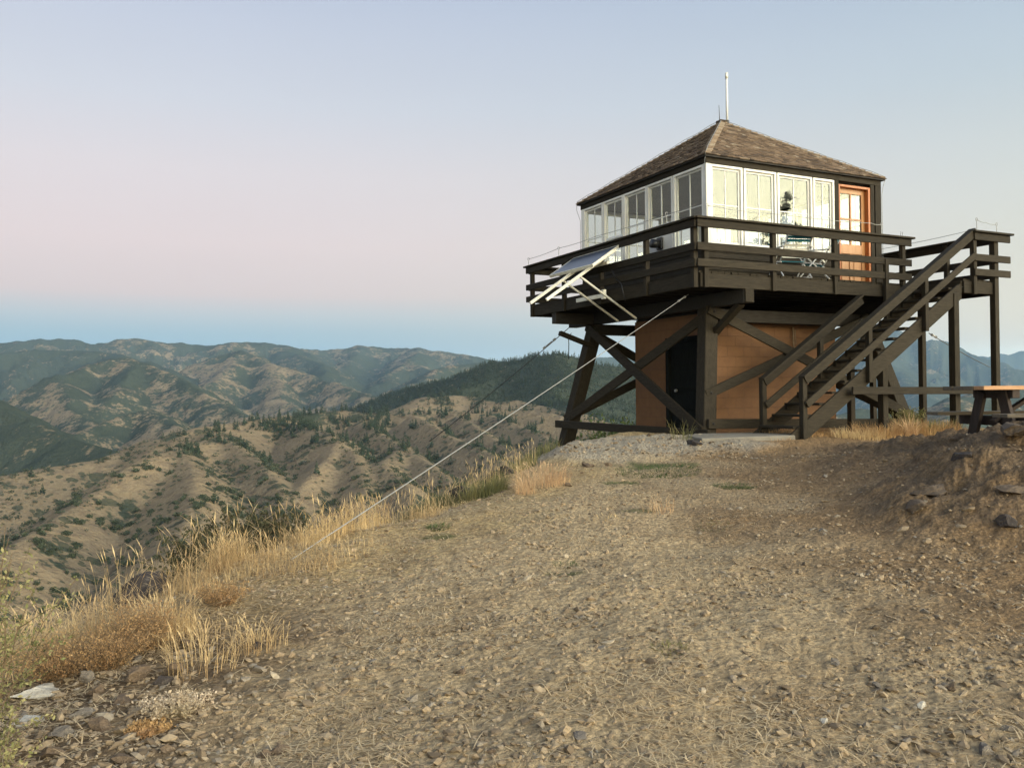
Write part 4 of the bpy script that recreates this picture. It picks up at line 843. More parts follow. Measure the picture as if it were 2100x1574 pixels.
# local x runs along the boards, y across to the far left
for k in range(4): MB().box((rj.uniform(-.01, .012), .005+k*.187, .715), (1.85, .182+k*.187, .76)).build('top_board', M['tableo'] if k == 0 else M['table'], PT, bevel=.004)
for yb, n in ((.86, 2), (-.37, 2)):
    for k in range(n): MB().box((0, yb+k*.125-(.0 if yb > 0 else .0), .415), (1.85, yb+.12+k*.125, .455)).build('bench_board', M['table'], PT, bevel=.004)
for x in (.38, 1.5):
    MB().box((x-.02, .03, .62), (x+.07, .72, .714)).build('top_batten', M['tabled'], PT, bevel=.004); MB().box((x+.072, -.38, .30), (x+.16, 1.13, .414)).build('bench_beam', M['tabled'], PT, bevel=.004)
    MB().bar((x-.022, .20, .70), (x-.022, -.08, -.12), .15, .045, Y1).build('leg', M['tabled'], PT, bevel=.004); MB().bar((x-.022, .55, .70), (x-.022, .83, -.12), .15, .045, Y1).build('leg', M['tabled'], PT, bevel=.004)
MB().bar((.36, .375, .35), (.95, .375, .70), .08, .04, Y1).build('brace', M['tabled'], PT)
M['straw'] = mat_leaf('bleached_straw', (.74, .60, .38), (.58, .45, .27), (.52, .40, .24))
M['rockg'] = mat_rock('grey_rock_b', (.20, .17, .135), (.11, .095, .078), (.27, .23, .18), 6)
M['rock'] = mat_rock('brown_rock_b', (.16, .115, .075), (.085, .062, .044), (.23, .175, .12), 6)
M['rockb'] = mat_rock('dusty_bedrock', (.135, .10, .068), (.085, .064, .046), (.19, .14, .095), 5)

# ================================================================ PLANTS, STONES
def gzv(x, y): return near_h(np.asarray(x, float), np.asarray(y, float))
def blades(P, h, lean, wd, az, heads=0, rg=rng):
    """P base points (n,3); triangles of bent tapering blades"""
    n = len(P); side = np.stack([np.cos(az+np.pi/2), np.sin(az+np.pi/2), np.zeros(n)], 1); d = np.stack([np.cos(az), np.sin(az), np.zeros(n)], 1); up = np.array([[0, 0, 1.]])
    def at(f): return P+up*(h*f*(1-.35*lean*f))[:, None]+d*(h*lean*f*f)[:, None]
    w_ = wd[:, None]*side; a0, a1, b0_, b1_, c0, c1, tip = P-w_, P+w_, at(.4)-w_*.8, at(.4)+w_*.8, at(.75)-w_*.5, at(.75)+w_*.5, at(1.)
    V = [a0, a1, b0_, b1_, c0, c1, tip]; T = [(0, 1, 3), (0, 3, 2), (2, 3, 5), (2, 5, 4), (4, 5, 6)]
    if heads:
        t0, t1 = at(.84), at(1.12); mid = at(.97); V += [t0, mid-w_*heads, mid+w_*heads, t1]; T += [(7, 8, 9), (8, 10, 9)]
    k = len(V); V = np.stack(V, 1).reshape(-1, 3); Fq = (np.arange(n)[:, None, None]*k+np.array(T)[None]).reshape(-1, 3)
    return V, Fq
def tuft(name, x, y, n, r, h, mats, label, cat, group=None, lean=(.1, .9), wd=.0035, heads=0, zoff=0, seed=0, kind=None):
    rg = np.random.default_rng(seed+int(abs(x*100))+int(y*10)); a = rg.uniform(0, 2*np.pi, n); q = r*np.sqrt(rg.uniform(0, 1, n))
    px, py = x+q*np.cos(a), y+q*np.sin(a); z = gzv(px, py)-.01; z0 = ground_z(x, y)
    az = a+rg.normal(0, .7, n); V, Fq = blades(np.stack([px-x, py-y, z-z0], 1), h*rg.uniform(.45, 1.1, n), rg.uniform(*lean, n), wd*rg.uniform(.6, 1.3, n), az, heads, rg)
    o = np_mesh(name, V, Fq, mats[0]); o.location = (x, y, z0+zoff); 
    return tag(o, label, cat, group, kind)
def scatter(name, px, py, h, lean, wd, mat, kind='stuff', heads=0, label=None, az=None):
    n = len(px); z = gzv(px, py)-.008
    V, Fq = blades(np.stack([px, py, z], 1), h, lean, wd, rng.uniform(0, 2*np.pi, n) if az is None else az, heads)
    return tag(np_mesh(name, V, Fq, mat), label, None, None, kind)
# golden grass that stands along the rim
def rim_points(n, y0, y1, s0, s1, thr=-.2, seed=0, fr=1.2):
    rg = np.random.default_rng(seed); X, Y = [], []; k = 0
    while k < n:
        y = rg.uniform(y0, y1, n*3); x = rg.uniform(-6, 3, n*3); s = sdist(x, y); ok = (s > s0) & (s < s1) & (fbm(x*fr, y*fr, 3, 7)+rg.uniform(-.25, .25, n*3) > thr)
        X.append(x[ok]); Y.append(y[ok]); k += ok.sum()
    return np.concatenate(X)[:n], np.concatenate(Y)[:n]
x, y = rim_points(7500, 7.0, 10.4, -.55, .75, -.08, 1); q_ = ~((x < -2.55) & (y < 7.7)); x, y = x[q_], y[q_]; hh = .13+.21*sst(fbm(x*.9, y*.9, 2, 44), -.3, .5)*sst(y, 6.4, 7.6)
hh = hh*rng.uniform(.5, 1.15, len(x))*(1-.45*sst(y, 8.6, 10.2)); scatter('dry_grass', x, y, hh, rng.uniform(.05, .8, len(x)), rng.uniform(.0009, .0022, len(x)), M['gold'], heads=2.0)
x, y = rim_points(420, 6.6, 10.2, -.3, .6, -.3, 11); scatter('dry_grass', x, y, rng.uniform(.3, .55, len(x)), rng.uniform(.1, .7, len(x)), rng.uniform(.0010, .0018, len(x)), M['gold'], heads=3.2)
x, y = rim_points(1300, 3.8, 6.6, -.5, .5, .1, 2); scatter('dry_grass', x, y, rng.uniform(.12, .38, len(x)), rng.uniform(.1, .8, len(x)), rng.uniform(.0013, .0026, len(x)), M['gold'], heads=2)
x, y = rim_points(1900, 10.0, 14.0, -.15, .6, -.1, 3); scatter('dry_grass', x, y, rng.uniform(.08, .24, len(x)), rng.uniform(.1, .6, len(x)), rng.uniform(.002, .004, len(x)), M['ggrass'], heads=0)
x, y = rim_points(380, 9.6, 13.0, -.1, .7, -.3, 4); scatter('dry_grass', x, y, rng.uniform(.2, .45, len(x)), rng.uniform(.1, .5, len(x)), rng.uniform(.002, .003, len(x)), M['gold'], heads=2)
x, y = rim_points(2300, 5.2, 7.6, -1.25, .3, .0, 12); q_ = x > -3.2; x, y = x[q_], y[q_]; scatter('dry_grass', x, y, rng.uniform(.06, .24, len(x)), rng.uniform(.2, 1.1, len(x)), rng.uniform(.0009, .0018, len(x)), M['gold'], heads=1.8)
# low litter of straw lying on the dirt
n = 60000; x = rng.uniform(-3.2, 3.6, n); y = 3.0+rng.uniform(0, 1, n)**1.4*8.5; s = sdist(x, y)
dens = .10+.9*sst(s, -1.8, -.5)+.75*sst(fbm(x*.9+3, y*.9, 3, 77), .0, .35); ok = (rng.uniform(0, 1, n) < dens) & (s < .3) & (x < 1.2+.6*fbm(x, y, 2, 5)+rng.uniform(0, 1.6, n)**1.5); x, y = x[ok], y[ok]; n = len(x)
V, Fq = blades(np.stack([x, y, gzv(x, y)+.006], 1), np.full(n, .02), np.full(n, .5), rng.uniform(.0010, .0022, n), rng.uniform(0, 6.28, n))
k = 7; L_ = rng.uniform(.03, .17, n); az = rng.uniform(0, 6.28, n); V = V.reshape(n, k, 3); base = V[:, 0:1].copy()*.5+V[:, 1:2]*.5
f = np.array([0, 0, .4, .4, .75, .75, 1.])[None, :, None]; wv_ = np.array([-1, 1, -.8, .8, -.5, .5, 0])[None, :, None]; dr_ = np.stack([np.cos(az), np.sin(az), rng.normal(0, .1, n)], 1)[:, None]; sdv = np.stack([-np.sin(az), np.cos(az), np.zeros(n)], 1)[:, None]
V = base+dr_*f*L_[:, None, None]+sdv*wv_*rng.uniform(.0014, .0036, n)[:, None, None]+np.array([0, 0, .010])*np.sin(f*3)*rng.uniform(0, 1, n)[:, None, None]
tag(np_mesh('straw_litter', V.reshape(-1, 3), Fq, M['straw']), kind='stuff')

TU = [(1112, 992, 520, .34, .27, 'pale', 'pale peach dry grass tuft beside the grey bedrock shelf'), (1078, 1012, 160, .12, .20, 'pale', 'small pale grass tuft between the green grass and the peach tuft'),
      (905, 1045, 1300, .40, .34, 'ggrass', 'tall green grass clump on the rim right of the golden grass'), (985, 1022, 900, .34, .28, 'ggrass', 'olive grass clump between the tall green clump and the peach tuft'), (850, 1062, 600, .28, .32, 'ggrass', 'green grass clump mixed with golden stems at the end of the golden grass'),
      (1350, 1048, 90, .16, .16, 'pale', 'lone pale grass tuft in the middle of the path'), (1245, 1066, 80, .20, .06, 'gold', 'flattened yellow grass tuft left of the lone pale tuft'), (1160, 1163, 60, .10, .05, 'green', 'small green tuft on the path below the flattened yellow one'),
      (1350, 965, 1700, .55, .05, 'green', 'low dark green mat of grass in front of the tower'), (1505, 998, 420, .26, .04, 'green', 'small low green mat to the right of the larger one'), (1275, 992, 160, .22, .035, 'green', 'faint green patch left below the larger green mat'), (1465, 1083, 110, .2, .04, 'ggrass', 'sparse olive grass patch right of the lone pale tuft'),
      (897, 1082, 160, .11, .07, 'green', 'tiny dark green tuft at the foot of the rim grass'), (1400, 900, 45, .20, .42, 'ggrass', 'tall thin dry grass growing against the black store room door'), (1375, 1335, 90, .10, .05, 'ggrass', 'sparse green tuft in the gravel of the foreground'),
      (530, 1330, 130, .17, .18, 'gold', 'golden bunch grass with a green base at the left edge of the path'), (415, 1372, 110, .20, .27, 'gold', 'tall drooping golden grass clump above the loose rocks'), (340, 1300, 260, .18, .27, 'gold', 'upright straw clump in front of the dark boulder'),
      (1600, 903, 120, .25, .10, 'tumble', 'rusty dry grass on the slab edge at the foot of the stairs'), (1590, 893, 200, .28, .20, 'tumble', 'brown weeds between the two lowest stair posts')]
for i, (px, py, n, r, h, mt, lb) in enumerate(TU):
    x, y = at_px(px, py); tuft('grass_tuft', x, y, n, r, h, [M[mt]], lb, 'grass tuft', lean=(.1, .9) if h > .08 else (.3, 1.4), wd=.0020 if mt != 'ggrass' and h > .1 else .0032, heads=1.8 if mt in ('gold', 'pale') and h > .15 else 0, seed=i)
# thicket of weeds under the stairs and beside the posts
for i, (u, v, n, r, h, mt, lb) in enumerate([(2.3, -1.4, 420, .45, .22, 'gold', 'golden weeds at the foot of the stair stringer'), (3.1, -1.2, 520, .55, .30, 'tumble', 'rusty weeds between the stair stringer and the second stair post'), (3.55, -1.45, 70, .10, .48, 'pale', 'tall pale grass stalks beside the second stair post'),
      (4.3, -1.2, 700, .6, .34, 'tumble', 'orange dry weeds left of the green bush near the picnic table'), (4.75, -1.0, 420, .45, .36, 'ggrass', 'green and straw-coloured bush left of the picnic bench'), (1.9, -.6, 300, .5, .16, 'tumble', 'dead brown weeds under the lowest stair treads')]):
    x, y = xy(u, v); tuft('weed_clump', x, y, n, r, h, [M[mt]], lb, 'weeds', lean=(.1, 1.0), wd=.005, seed=i+40)

def leafcards(C_, sz, rg, stretch=1.):
    n = len(C_); a = rg.normal(size=(n, 3)); a /= np.linalg.norm(a, axis=1)[:, None]; b = np.cross(a, rg.normal(size=(n, 3))); b /= np.linalg.norm(b, axis=1)[:, None]
    sz = np.broadcast_to(sz, (n,))[:, None]; V = np.stack([C_-a*sz*stretch, C_+b*sz*.5, C_+a*sz*stretch, C_-b*sz*.5], 1).reshape(-1, 3)
    return V, (np.arange(n)[:, None]*4+np.arange(4)[None])
def bush(name, base, h, spread, nst, leaves, lsz, mat, label, cat, seed=0, upright=.5, sub=3, twig='twig', r0=.006, flower=None):
    """stems fan out from the root, twigs leave them, small leaves sit along both"""
    rg = np.random.default_rng(seed); rr = random.Random(seed); e = empty(name, base, label=label, cat=cat); m = MB(); L_ = []; Fl = []
    for i in range(nst):
        a = rr.uniform(0, 6.283); lean = rr.uniform(0, 1)**.7*spread; hh = h*rr.uniform(.6, 1.05); p0 = Vector((math.cos(a)*lean*.12, math.sin(a)*lean*.12, -.03)); pts = []
        for k in range(6): f = k/5; pts.append(p0+Vector((math.cos(a)*lean*f**(1+upright), math.sin(a)*lean*f**(1+upright), hh*f*(1-.15*lean/h*f)))+Vector((rr.gauss(0, .02), rr.gauss(0, .02), 0))*f*h)
        m.tube(pts, r0, 4, r2=r0*.3)
        br_ = [pts]
        for j in range(sub):
            k = rr.randint(1, 4); q = pts[k]; b = Vector((rr.gauss(0, 1), rr.gauss(0, 1), rr.uniform(.4, 1.6))).normalized()*h*rr.uniform(.12, .34); tw = [q, q+b*.5+Vector((0, 0, .01)), q+b]; m.tube(tw, r0*.5, 3, r2=r0*.2); br_.append(tw)
        for tw in br_:
            for _ in range(max(2, int(leaves*(1 if tw is pts else .5)))):
                f = rr.uniform(.15, 1)**.8*(len(tw)-1); k = min(int(f), len(tw)-2); q = tw[k].lerp(tw[k+1], f-k); L_.append((q.x+rr.gauss(0, lsz*.8), q.y+rr.gauss(0, lsz*.8), q.z+rr.gauss(0, lsz*.8)))
    m.build('stems', M[twig], e); V, Fq = leafcards(np.array(L_), lsz*rg.uniform(.6, 1.3, len(L_)), rg); np_mesh('foliage' if not flower else 'flower_heads', V, Fq, M[mat], parent=e); return e
x, y = -2.32, 3.74; bush('leafy_shrub', (x, y, ground_z(x, y)-.10), 1.24, .46, 28, 46, .0105, 'sage', 'yellow-green leafy shrub with tall wand-like stems at the left edge', 'shrub', 5, .9, 5, r0=.004)
x, y = -1.93, 3.12; bush('leafy_shrub', (x, y, ground_z(x, y)-.05), .50, .30, 16, 40, .010, 'sage', 'low yellow-green shrub in the bottom left corner', 'shrub', 6, .9, 4, r0=.0035)
for i, (px, py, dd_, h, sp_, lb) in enumerate([(455, 1185, 12.5, 1.25, .75, 'dark olive bush below the rim, behind the golden grass'), (555, 1165, 13.2, 1.15, .65, 'slightly smaller dark olive bush to the right of the first'), (395, 1205, 12.0, .85, .5, 'small dark bush at the left of the dark olive pair')]):
    p = un(px, py, dist=dd_); z = ground_z(p.x, p.y); hh = h+max(0, p.z-z-.25); bush('dark_shrub', (p.x, p.y, z), hh, sp_, 60, 60, .030, 'olive', lb, 'shrub', 20+i, .7, 6, r0=.008)
p = un(1240, 905, dist=25.5); z = ground_z(p.x, p.y); bush('green_shrub', (p.x, p.y, z), max(1.2, p.z-z+.75), 1.0, 50, 46, .06, 'pineb', 'bright green bush behind the lower left braces of the tower', 'shrub', 30, .5, 5, r0=.012)
p = un(1290, 905, dist=24); z = ground_z(p.x, p.y); bush('green_shrub', (p.x, p.y, z), max(1.0, p.z-z+.5), .7, 30, 40, .05, 'pineb', 'smaller green bush against the far corner of the store room', 'shrub', 31, .5, 4, r0=.012)
p = xy(5.0, -.2); bush('green_shrub', (p[0], p[1], ground_z(*p)-.05), .55, .45, 30, 30, .02, 'sage', 'grey-green shrub below the right-hand posts near the picnic bench', 'shrub', 32, .5, 4)
for i, (px, py, h, sp_, lb) in enumerate([(225, 1372, .34, .32, 'wide rusty tangle of dry weeds below the dark boulder'), (290, 1340, .36, .24, 'taller rusty dry weed mass in front of the dark boulder'), (120, 1395, .28, .28, 'rusty dry weeds above the pale rock slab'), (455, 1240, .22, .22, 'reddish dry weeds between boulder and golden grass')]):
    x, y = at_px(px, py); bush('dry_weed_bush', (x, y, ground_z(x, y)-.02), h, sp_, 110, 9, .006, 'tumble', lb, 'dry weeds', 50+i, .3, 9, twig='tanstem' if 'tanstem' in M else 'twig', r0=.0016)
for i, (px, py, h, sp_, lb) in enumerate([(365, 1462, .13, .20, 'cream and pink flowering cushion plant among the loose rocks'), (300, 1500, .08, .11, 'reddish low cushion plant left of the flowering one')]):
    x, y = at_px(px, py); bush('buckwheat_plant', (x, y, ground_z(x, y)-.01), h, sp_, 130, 14, .0085, 'buck' if i == 0 else 'tumble', lb, 'cushion plant', 60+i, .3, 5, r0=.0014, flower=True)

# ---- rocks
def rock(name, x, y, sx, sy, sz_, mat, label, seed, sink=.3, rz=None, tilt=0., sub=4, cat='rock', group=None):
    bm = bmesh.new(); bmesh.ops.create_icosphere(bm, subdivisions=sub, radius=1); rr = random.Random(seed)
    pl = [(Vector((rr.gauss(0, 1), rr.gauss(0, 1), rr.gauss(0, .8))).normalized(), rr.uniform(.36, .8)) for _ in range(18)]
    co = np.array([v.co[:] for v in bm.verts]); 
    for n_, d_ in pl:
        n_ = np.array(n_); k = co@n_; co = co-np.outer(np.maximum(k-d_, 0), n_)
    co = co*(1+.10*fbm(co[:, 0]*2+seed, co[:, 1]*2+co[:, 2]*1.7, 5, seed, .6)-.05*(1-ridged(co[:, 0]*1.5, co[:, 1]*1.5+co[:, 2]*3, 3, seed+5)))[:, None]
    for v, c_ in zip(bm.verts, co): v.co = c_
    me = bpy.data.meshes.new(name); bm.to_mesh(me); bm.free(); me.materials.append(M[mat]); o = bpy.data.objects.new(name, me); C.objects.link(o)
    me.transform(Matrix.Diagonal((sx, sy, sz_, 1))); o.location = (x, y, ground_z(x, y)+sz_*(1-2*sink)*.55); o.rotation_euler = (tilt, rr.uniform(-.15, .15), rr.uniform(0, 6.28) if rz is None else rz)
    return tag(o, label, cat, group)
RK = [(2065, 1078, .13, .10, .075, 'rockd', 'dark angular rock at the right edge below the mound'), (2020, 1542, .075, .05, .04, 'rockg', 'largest pale brown rock in the bottom right corner'), (2065, 1498, .04, .035, .022, 'rockg', 'flat pale rock just above the largest one at bottom right'),
      (1190, 1508, .085, .055, .018, 'rockg', 'flat grey stone slab flush with the straw at bottom centre'), (1950, 1418, .035, .03, .035, 'rock', 'small upright reddish rock right of centre in the gravel'), (1935, 1412, .035, .03, .028, 'rockg', 'grey rock leaning on the reddish upright one'), (1712, 1362, .045, .035, .025, 'rockg', 'blocky grey stone in the gravel right of centre'),
      (1895, 1255, .05, .03, .024, 'rockg', 'pale flat stone alone on the bare dirt at right'), (1890, 1452, .035, .03, .02, 'rockp', 'light stone below the small upright reddish rock'), (1800, 1408, .032, .028, .022, 'rockg', 'tan stone left of the small upright reddish rock'), (1690, 1482, .035, .028, .026, 'rockp', 'light tan stone left of the bottom right rocks'),
      (570, 1545, .06, .045, .035, 'rock', 'brown angular rock at the bottom edge left of centre'), (340, 1540, .045, .035, .03, 'rock', 'brown rock at the bottom edge below the flowering plant'), (545, 1550, .04, .03, .03, 'rock', 'smaller brown rock beside the one at the bottom edge'), (1008, 1545, .03, .024, .02, 'rock', 'small tan rock at bottom centre left of the flat grey slab'), (948, 1382, .035, .025, .022, 'rock', 'small orange-brown rock in the gravel left of centre'), (1003, 1330, .03, .022, .018, 'rock', 'small brown rock up from the orange-brown one'),
      (860, 1355, .03, .02, .016, 'rock', 'small brown rock left of the gravel patch'), (530, 1325, .05, .04, .035, 'rockd', 'dark grey stone beside the golden bunch grass'), (1165, 996, .10, .06, .05, 'rock', 'brown stone at the right foot of the peach grass tuft'), (1205, 957, .16, .08, .06, 'rock', 'brown broken stone edge below the grey bedrock shelf'), (1250, 955, .10, .06, .04, 'rock', 'small brown stones under the middle of the bedrock shelf'), (1425, 912, .22, .08, .06, 'rockd', 'dark broken rock edge left of the concrete slab'), (1330, 893, .20, .06, .035, 'rock', 'flat reddish rock in front of the store room corner')]
for i, (px, py, a, b, c_, mt, lb) in enumerate(RK):
    x, y = at_px(px, py); rock('rock', x, y, a, b, c_, mt, lb, 100+i, .28)
for i, (px, py, dd_, a, b, c_, mt, tl, lb) in enumerate([(300, 1275, 6.9, .42, .30, .24, 'rockd', .2, 'large dark boulder on the rim, lower left'), (150, 1318, 7.0, .45, .30, .2, 'rockd', .1, 'dark boulder further left below the rim'), (430, 1235, 7.6, .22, .16, .12, 'rockd', .1, 'small dark rock between the boulder and the golden grass'), (1035, 985, 12.3, .55, .25, .28, 'rockd', 0, 'dark broken rock on the rim behind the green grass'), (965, 1012, 11.4, .38, .2, .2, 'rockd', 0, 'smaller dark rim rock left of the broken one'), (1100, 938, 13.6, .42, .22, .2, 'rockd', 0, 'dark rock edge under the far leg of the tower')]):
    p = un(px, py, dist=dd_); o = rock('boulder', p.x, p.y, a, b, c_, mt, lb, 200+i, .3, tilt=tl, cat='boulder'); o.location.z = max(o.location.z-.1, p.z-.05)-.0
for i, (px, py, a, b, c_, rz, mt, lb) in enumerate([(75, 1428, .22, .14, .035, .3, 'rockp', 'broad pale flat rock at the left edge'), (60, 1480, .13, .07, .03, .2, 'rockp', 'narrow pale rock below the broad flat one'), (165, 1470, .13, .05, .035, .75, 'rockg', 'grey-green slanting stone slab lower left'), (130, 1505, .08, .07, .04, .6, 'rockg', 'grey stone block under the slanting slab'),
      (200, 1425, .08, .05, .05, 1, 'rock', 'brown rock right of the broad pale rock'), (285, 1395, .10, .07, .06, 1.2, 'rock', 'brown rock below the rusty weeds'), (330, 1405, .07, .05, .05, .5, 'rockd', 'dark rock below the drooping grass clump'), (360, 1380, .08, .06, .055, .5, 'rock', 'rounded brown rock beside the drooping grass clump'), (210, 1500, .09, .075, .05, .2, 'rock', 'large brown block left of the flowering plant'), (250, 1440, .09, .06, .04, 2, 'rock', 'brown rock above the large brown block'),
      (175, 1400, .07, .05, .045, .2, 'rockg', 'grey rock at the foot of the rusty weeds'), (385, 1330, .07, .06, .05, 0, 'rock', 'tan rock behind the drooping grass clump'), (110, 1550, .10, .07, .04, .3, 'rock', 'flat brown rock in the bottom left corner'), (255, 1560, .09, .06, .035, .3, 'rock', 'flat brown rock at the bottom left edge')]):
    x, y = at_px(px, py); rock('rock', x, y, a, b, c_, mt, lb, 300+i, .25, rz=rz)
MR = [(4.9, 7.8, .42, .22, .13, 'rockb'), (4.35, 7.5, .36, .16, .07, 'rockb'), (5.6, 7.7, .4, .3, .15, 'rockb'), (3.9, 8.1, .34, .2, .08, 'rockb'), (4.9, 8.5, .4, .2, .10, 'rockb'), (3.6, 7.8, .26, .13, .06, 'rockb'), (4.3, 8.3, .16, .12, .10, 'rockd'), (5.4, 8.6, .35, .2, .12, 'rockb')]
ML = ['weathered bedrock face in the middle of the dirt mound', 'long grey bedrock ledge at the lower left foot of the mound', 'brown rock hump at the right edge of the mound', 'low grey ledge at the left tip of the mound', 'brown rock on the crest of the mound below the bench', 'small brown ledge left of the mound on the path', 'dark blocky stone on the left shoulder of the mound', 'brown rock crest of the mound at the right edge']
for i, ((x, y, a, b, c_, mt), lb) in enumerate(zip(MR, ML)): rock('bedrock', x, y, a, b, c_, mt, lb, 400+i, .50, rz=.5+.2*i, cat='bedrock')
# gravel: many small stones, only the pattern counts
def stones(n, xr, yr, smin, smax, pw, seed, keep=None):
    rg = np.random.default_rng(seed); x = rg.uniform(*xr, n); y = yr[0]+(yr[1]-yr[0])*rg.uniform(0, 1, n)**1.5
    ok = (sdist(x, y) < .2)
    if keep is not None: ok &= keep(x, y, rg)
    x, y = x[ok], y[ok]; n = len(x); s = smin+(smax-smin)*rg.uniform(0, 1, n)**pw
    bm = bmesh.new(); bmesh.ops.create_icosphere(bm, subdivisions=1, radius=1); T = np.array([v.co[:] for v in bm.verts]); Fc = np.array([[v.index for v in f.verts] for f in bm.faces]); bm.free(); k = len(T)
    V = T[None]*(1+rg.uniform(-.32, .32, (n, k))[..., None]); 
    nn = rg.normal(size=(n, 3, 3)); nn /= np.linalg.norm(nn, axis=2)[..., None]      # chop off three random sides
    for j in range(3):
        d_ = np.einsum('nki,ni->nk', V, nn[:, j]); V = V-np.maximum(d_-.5, 0)[..., None]*nn[:, j][:, None]
    sc_ = np.stack([s*rg.uniform(.8, 1.5, n), s*rg.uniform(.6, 1.1, n), s*rg.uniform(.35, .75, n)], 1); V = V*sc_[:, None]
    a = rg.uniform(0, 6.28, n); ca_, sa_ = np.cos(a)[:, None], np.sin(a)[:, None]; V = np.stack([V[..., 0]*ca_-V[..., 1]*sa_, V[..., 0]*sa_+V[..., 1]*ca_, V[..., 2]+V[..., 0]*rg.normal(0, .25, n)[:, None]], -1)
    V = V+np.stack([x, y, gzv(x, y)+s*.12], 1)[:, None]
    return V.reshape(-1, 3), (np.arange(n)[:, None, None]*k+Fc[None]).reshape(-1, 3)
dn_ = lambda x, y, rg: rg.uniform(0, 1, len(x)) < (.22+.9*sst(fbm(x*.8, y*.8, 3, 19), -.15, .3)+.4*(1-sst(y, 3.4, 5)))*(1-.8*np.clip(mound(x, y)*4, 0, 1))*(1-.45*sst(np.abs(x-.9-.12*y), .9, .3))
Vs, Fs = [], []; off = 0
for a in (stones(24000, (-2.6, 3.2), (2.9, 6.5), .005, .022, 3.2, 1, dn_), stones(2600, (-2.8, 3.2), (2.9, 6.5), .014, .038, 2.6, 2, dn_), stones(15000, (-2.8, 6), (5.5, 13), .008, .030, 3.0, 3, dn_), stones(260, (2.6, 7), (6.0, 10), .012, .05, 3.5, 4), stones(1100, (-3.4, -1.3), (2.9, 5.2), .012, .045, 2.6, 5), stones(420, (.9, 2.7), (3.0, 4.5), .012, .036, 2.2, 7), stones(260, (-.6, .4), (3.6, 5.2), .012, .032, 2.2, 8), stones(500, (.6, 3.5), (12.6, 14.6), .01, .04, 2, 6)):
    Vs.append(a[0]); Fs.append(a[1]+off); off += len(a[0])
tag(np_mesh('gravel', np.concatenate(Vs), np.concatenate(Fs), M['stones']), kind='stuff')

# ---- trees and shrubs on the far slopes
def crown_cards(kind, seed, n):
    rg = np.random.default_rng(seed)
    if kind == 'pine':
        f = rg.uniform(0, 1, n)**1.25; lv = np.round(f*9)/9*.8+f*.2; rad = (1-f)**.85*.20*rg.uniform(.35, 1.1, n)+.012; a = rg.uniform(0, 6.28, n)
        P = np.stack([rad*np.cos(a), rad*np.sin(a), .12+.88*lv-rad*.25], 1); sz_ = .05+.075*(1-f)
    else:
        d_ = rg.normal(size=(n, 3)); d_ /= np.linalg.norm(d_, axis=1)[:, None]; lob = rg.uniform(-.28, .28, (7, 3)); P = lob[rg.integers(0, 7, n)]*np.array([1, 1, .5])+d_*rg.uniform(.12, .33, n)[:, None]; P[:, 2] = np.abs(P[:, 2]*.9+.28); sz_ = np.full(n, .15)
    return leafcards(P, sz_, rg, .9)
def far_tree(kind, seed, n):
    V, Fq = crown_cards(kind, seed, n); mi = np.zeros(len(Fq), int)
    if kind == 'pine':
        m = MB().tube([(0, 0, -.06), (0, 0, .5), (0, 0, .95)], .016, 5, r2=.004); tv = np.concatenate(m.v); q = [f for f in m.f if len(f) == 4]; Fq = np.concatenate([Fq, np.array(q)+len(V)]); V = np.concatenate([V, tv]); mi = np.concatenate([mi, np.ones(len(q), int)])
    return V, Fq, mi
pr, pc = np.nonzero(vis & (rr_[:, :nF] > 330) & (rr_[:, :nF] < 2600)); XX, YY, ZZ, RR, VV, DD = [a[:, :nF][pr, pc] for a in (xh, yh, zh, rr_, V_, ddh)]
pxy = proj(np.stack([XX, YY, ZZ], 1)); PX, PY = pxy[:, 0], pxy[:, 1]; inf = (PX > -60) & (PX < 2160)
dr = np.gradient(rh)[pr]; area = RR*np.radians(.085)*dr       # m2 of ground per grid cell
rt = np.random.default_rng(99)
big = fbm(XX/90, YY/90, 3, 201); sm = fbm(XX/28, YY/28, 3, 202)
forest = sst(RR, 1750, 1950)*(PX > 600)*1.0+(RR > 1050)*(RR < 1950)*sst(big+.9*(VV-.25)+.5*(PX > 640)*(DD < 130), .30, .55)*(PX > 330)
dens_t = .015*np.clip(forest, 0, 1)*sst(sm+.6*(VV-.4)+.5*(RR > 1750), -.25, .25)*inf+.00010*(RR > 700)*(RR < 2000)*inf
bandc = (np.abs(PY-(868-.02*(PX-400))) < 22)*(PX > 440)*(PX < 800)*.020; dens_t = dens_t+bandc*sst(big, -.35, .1)
dens_s = (.013+.034*sst(VV+.4*sm, .38, .62))*(RR < 1450)*(RR > 330)*sst(big+.55*sm, -.55, .35)*inf*sst(PY, 860, 900)
def pick(dens):
    k = rt.poisson(dens*area); idx = np.repeat(np.arange(len(k)), k); a = np.arctan2(XX[idx], YY[idx])+rt.uniform(-.5, .5, len(idx))*np.radians(.085); r = RR[idx]+rt.uniform(-.5, .5, len(idx))*dr[idx]; return r*np.sin(a), r*np.cos(a), ZZ[idx], r
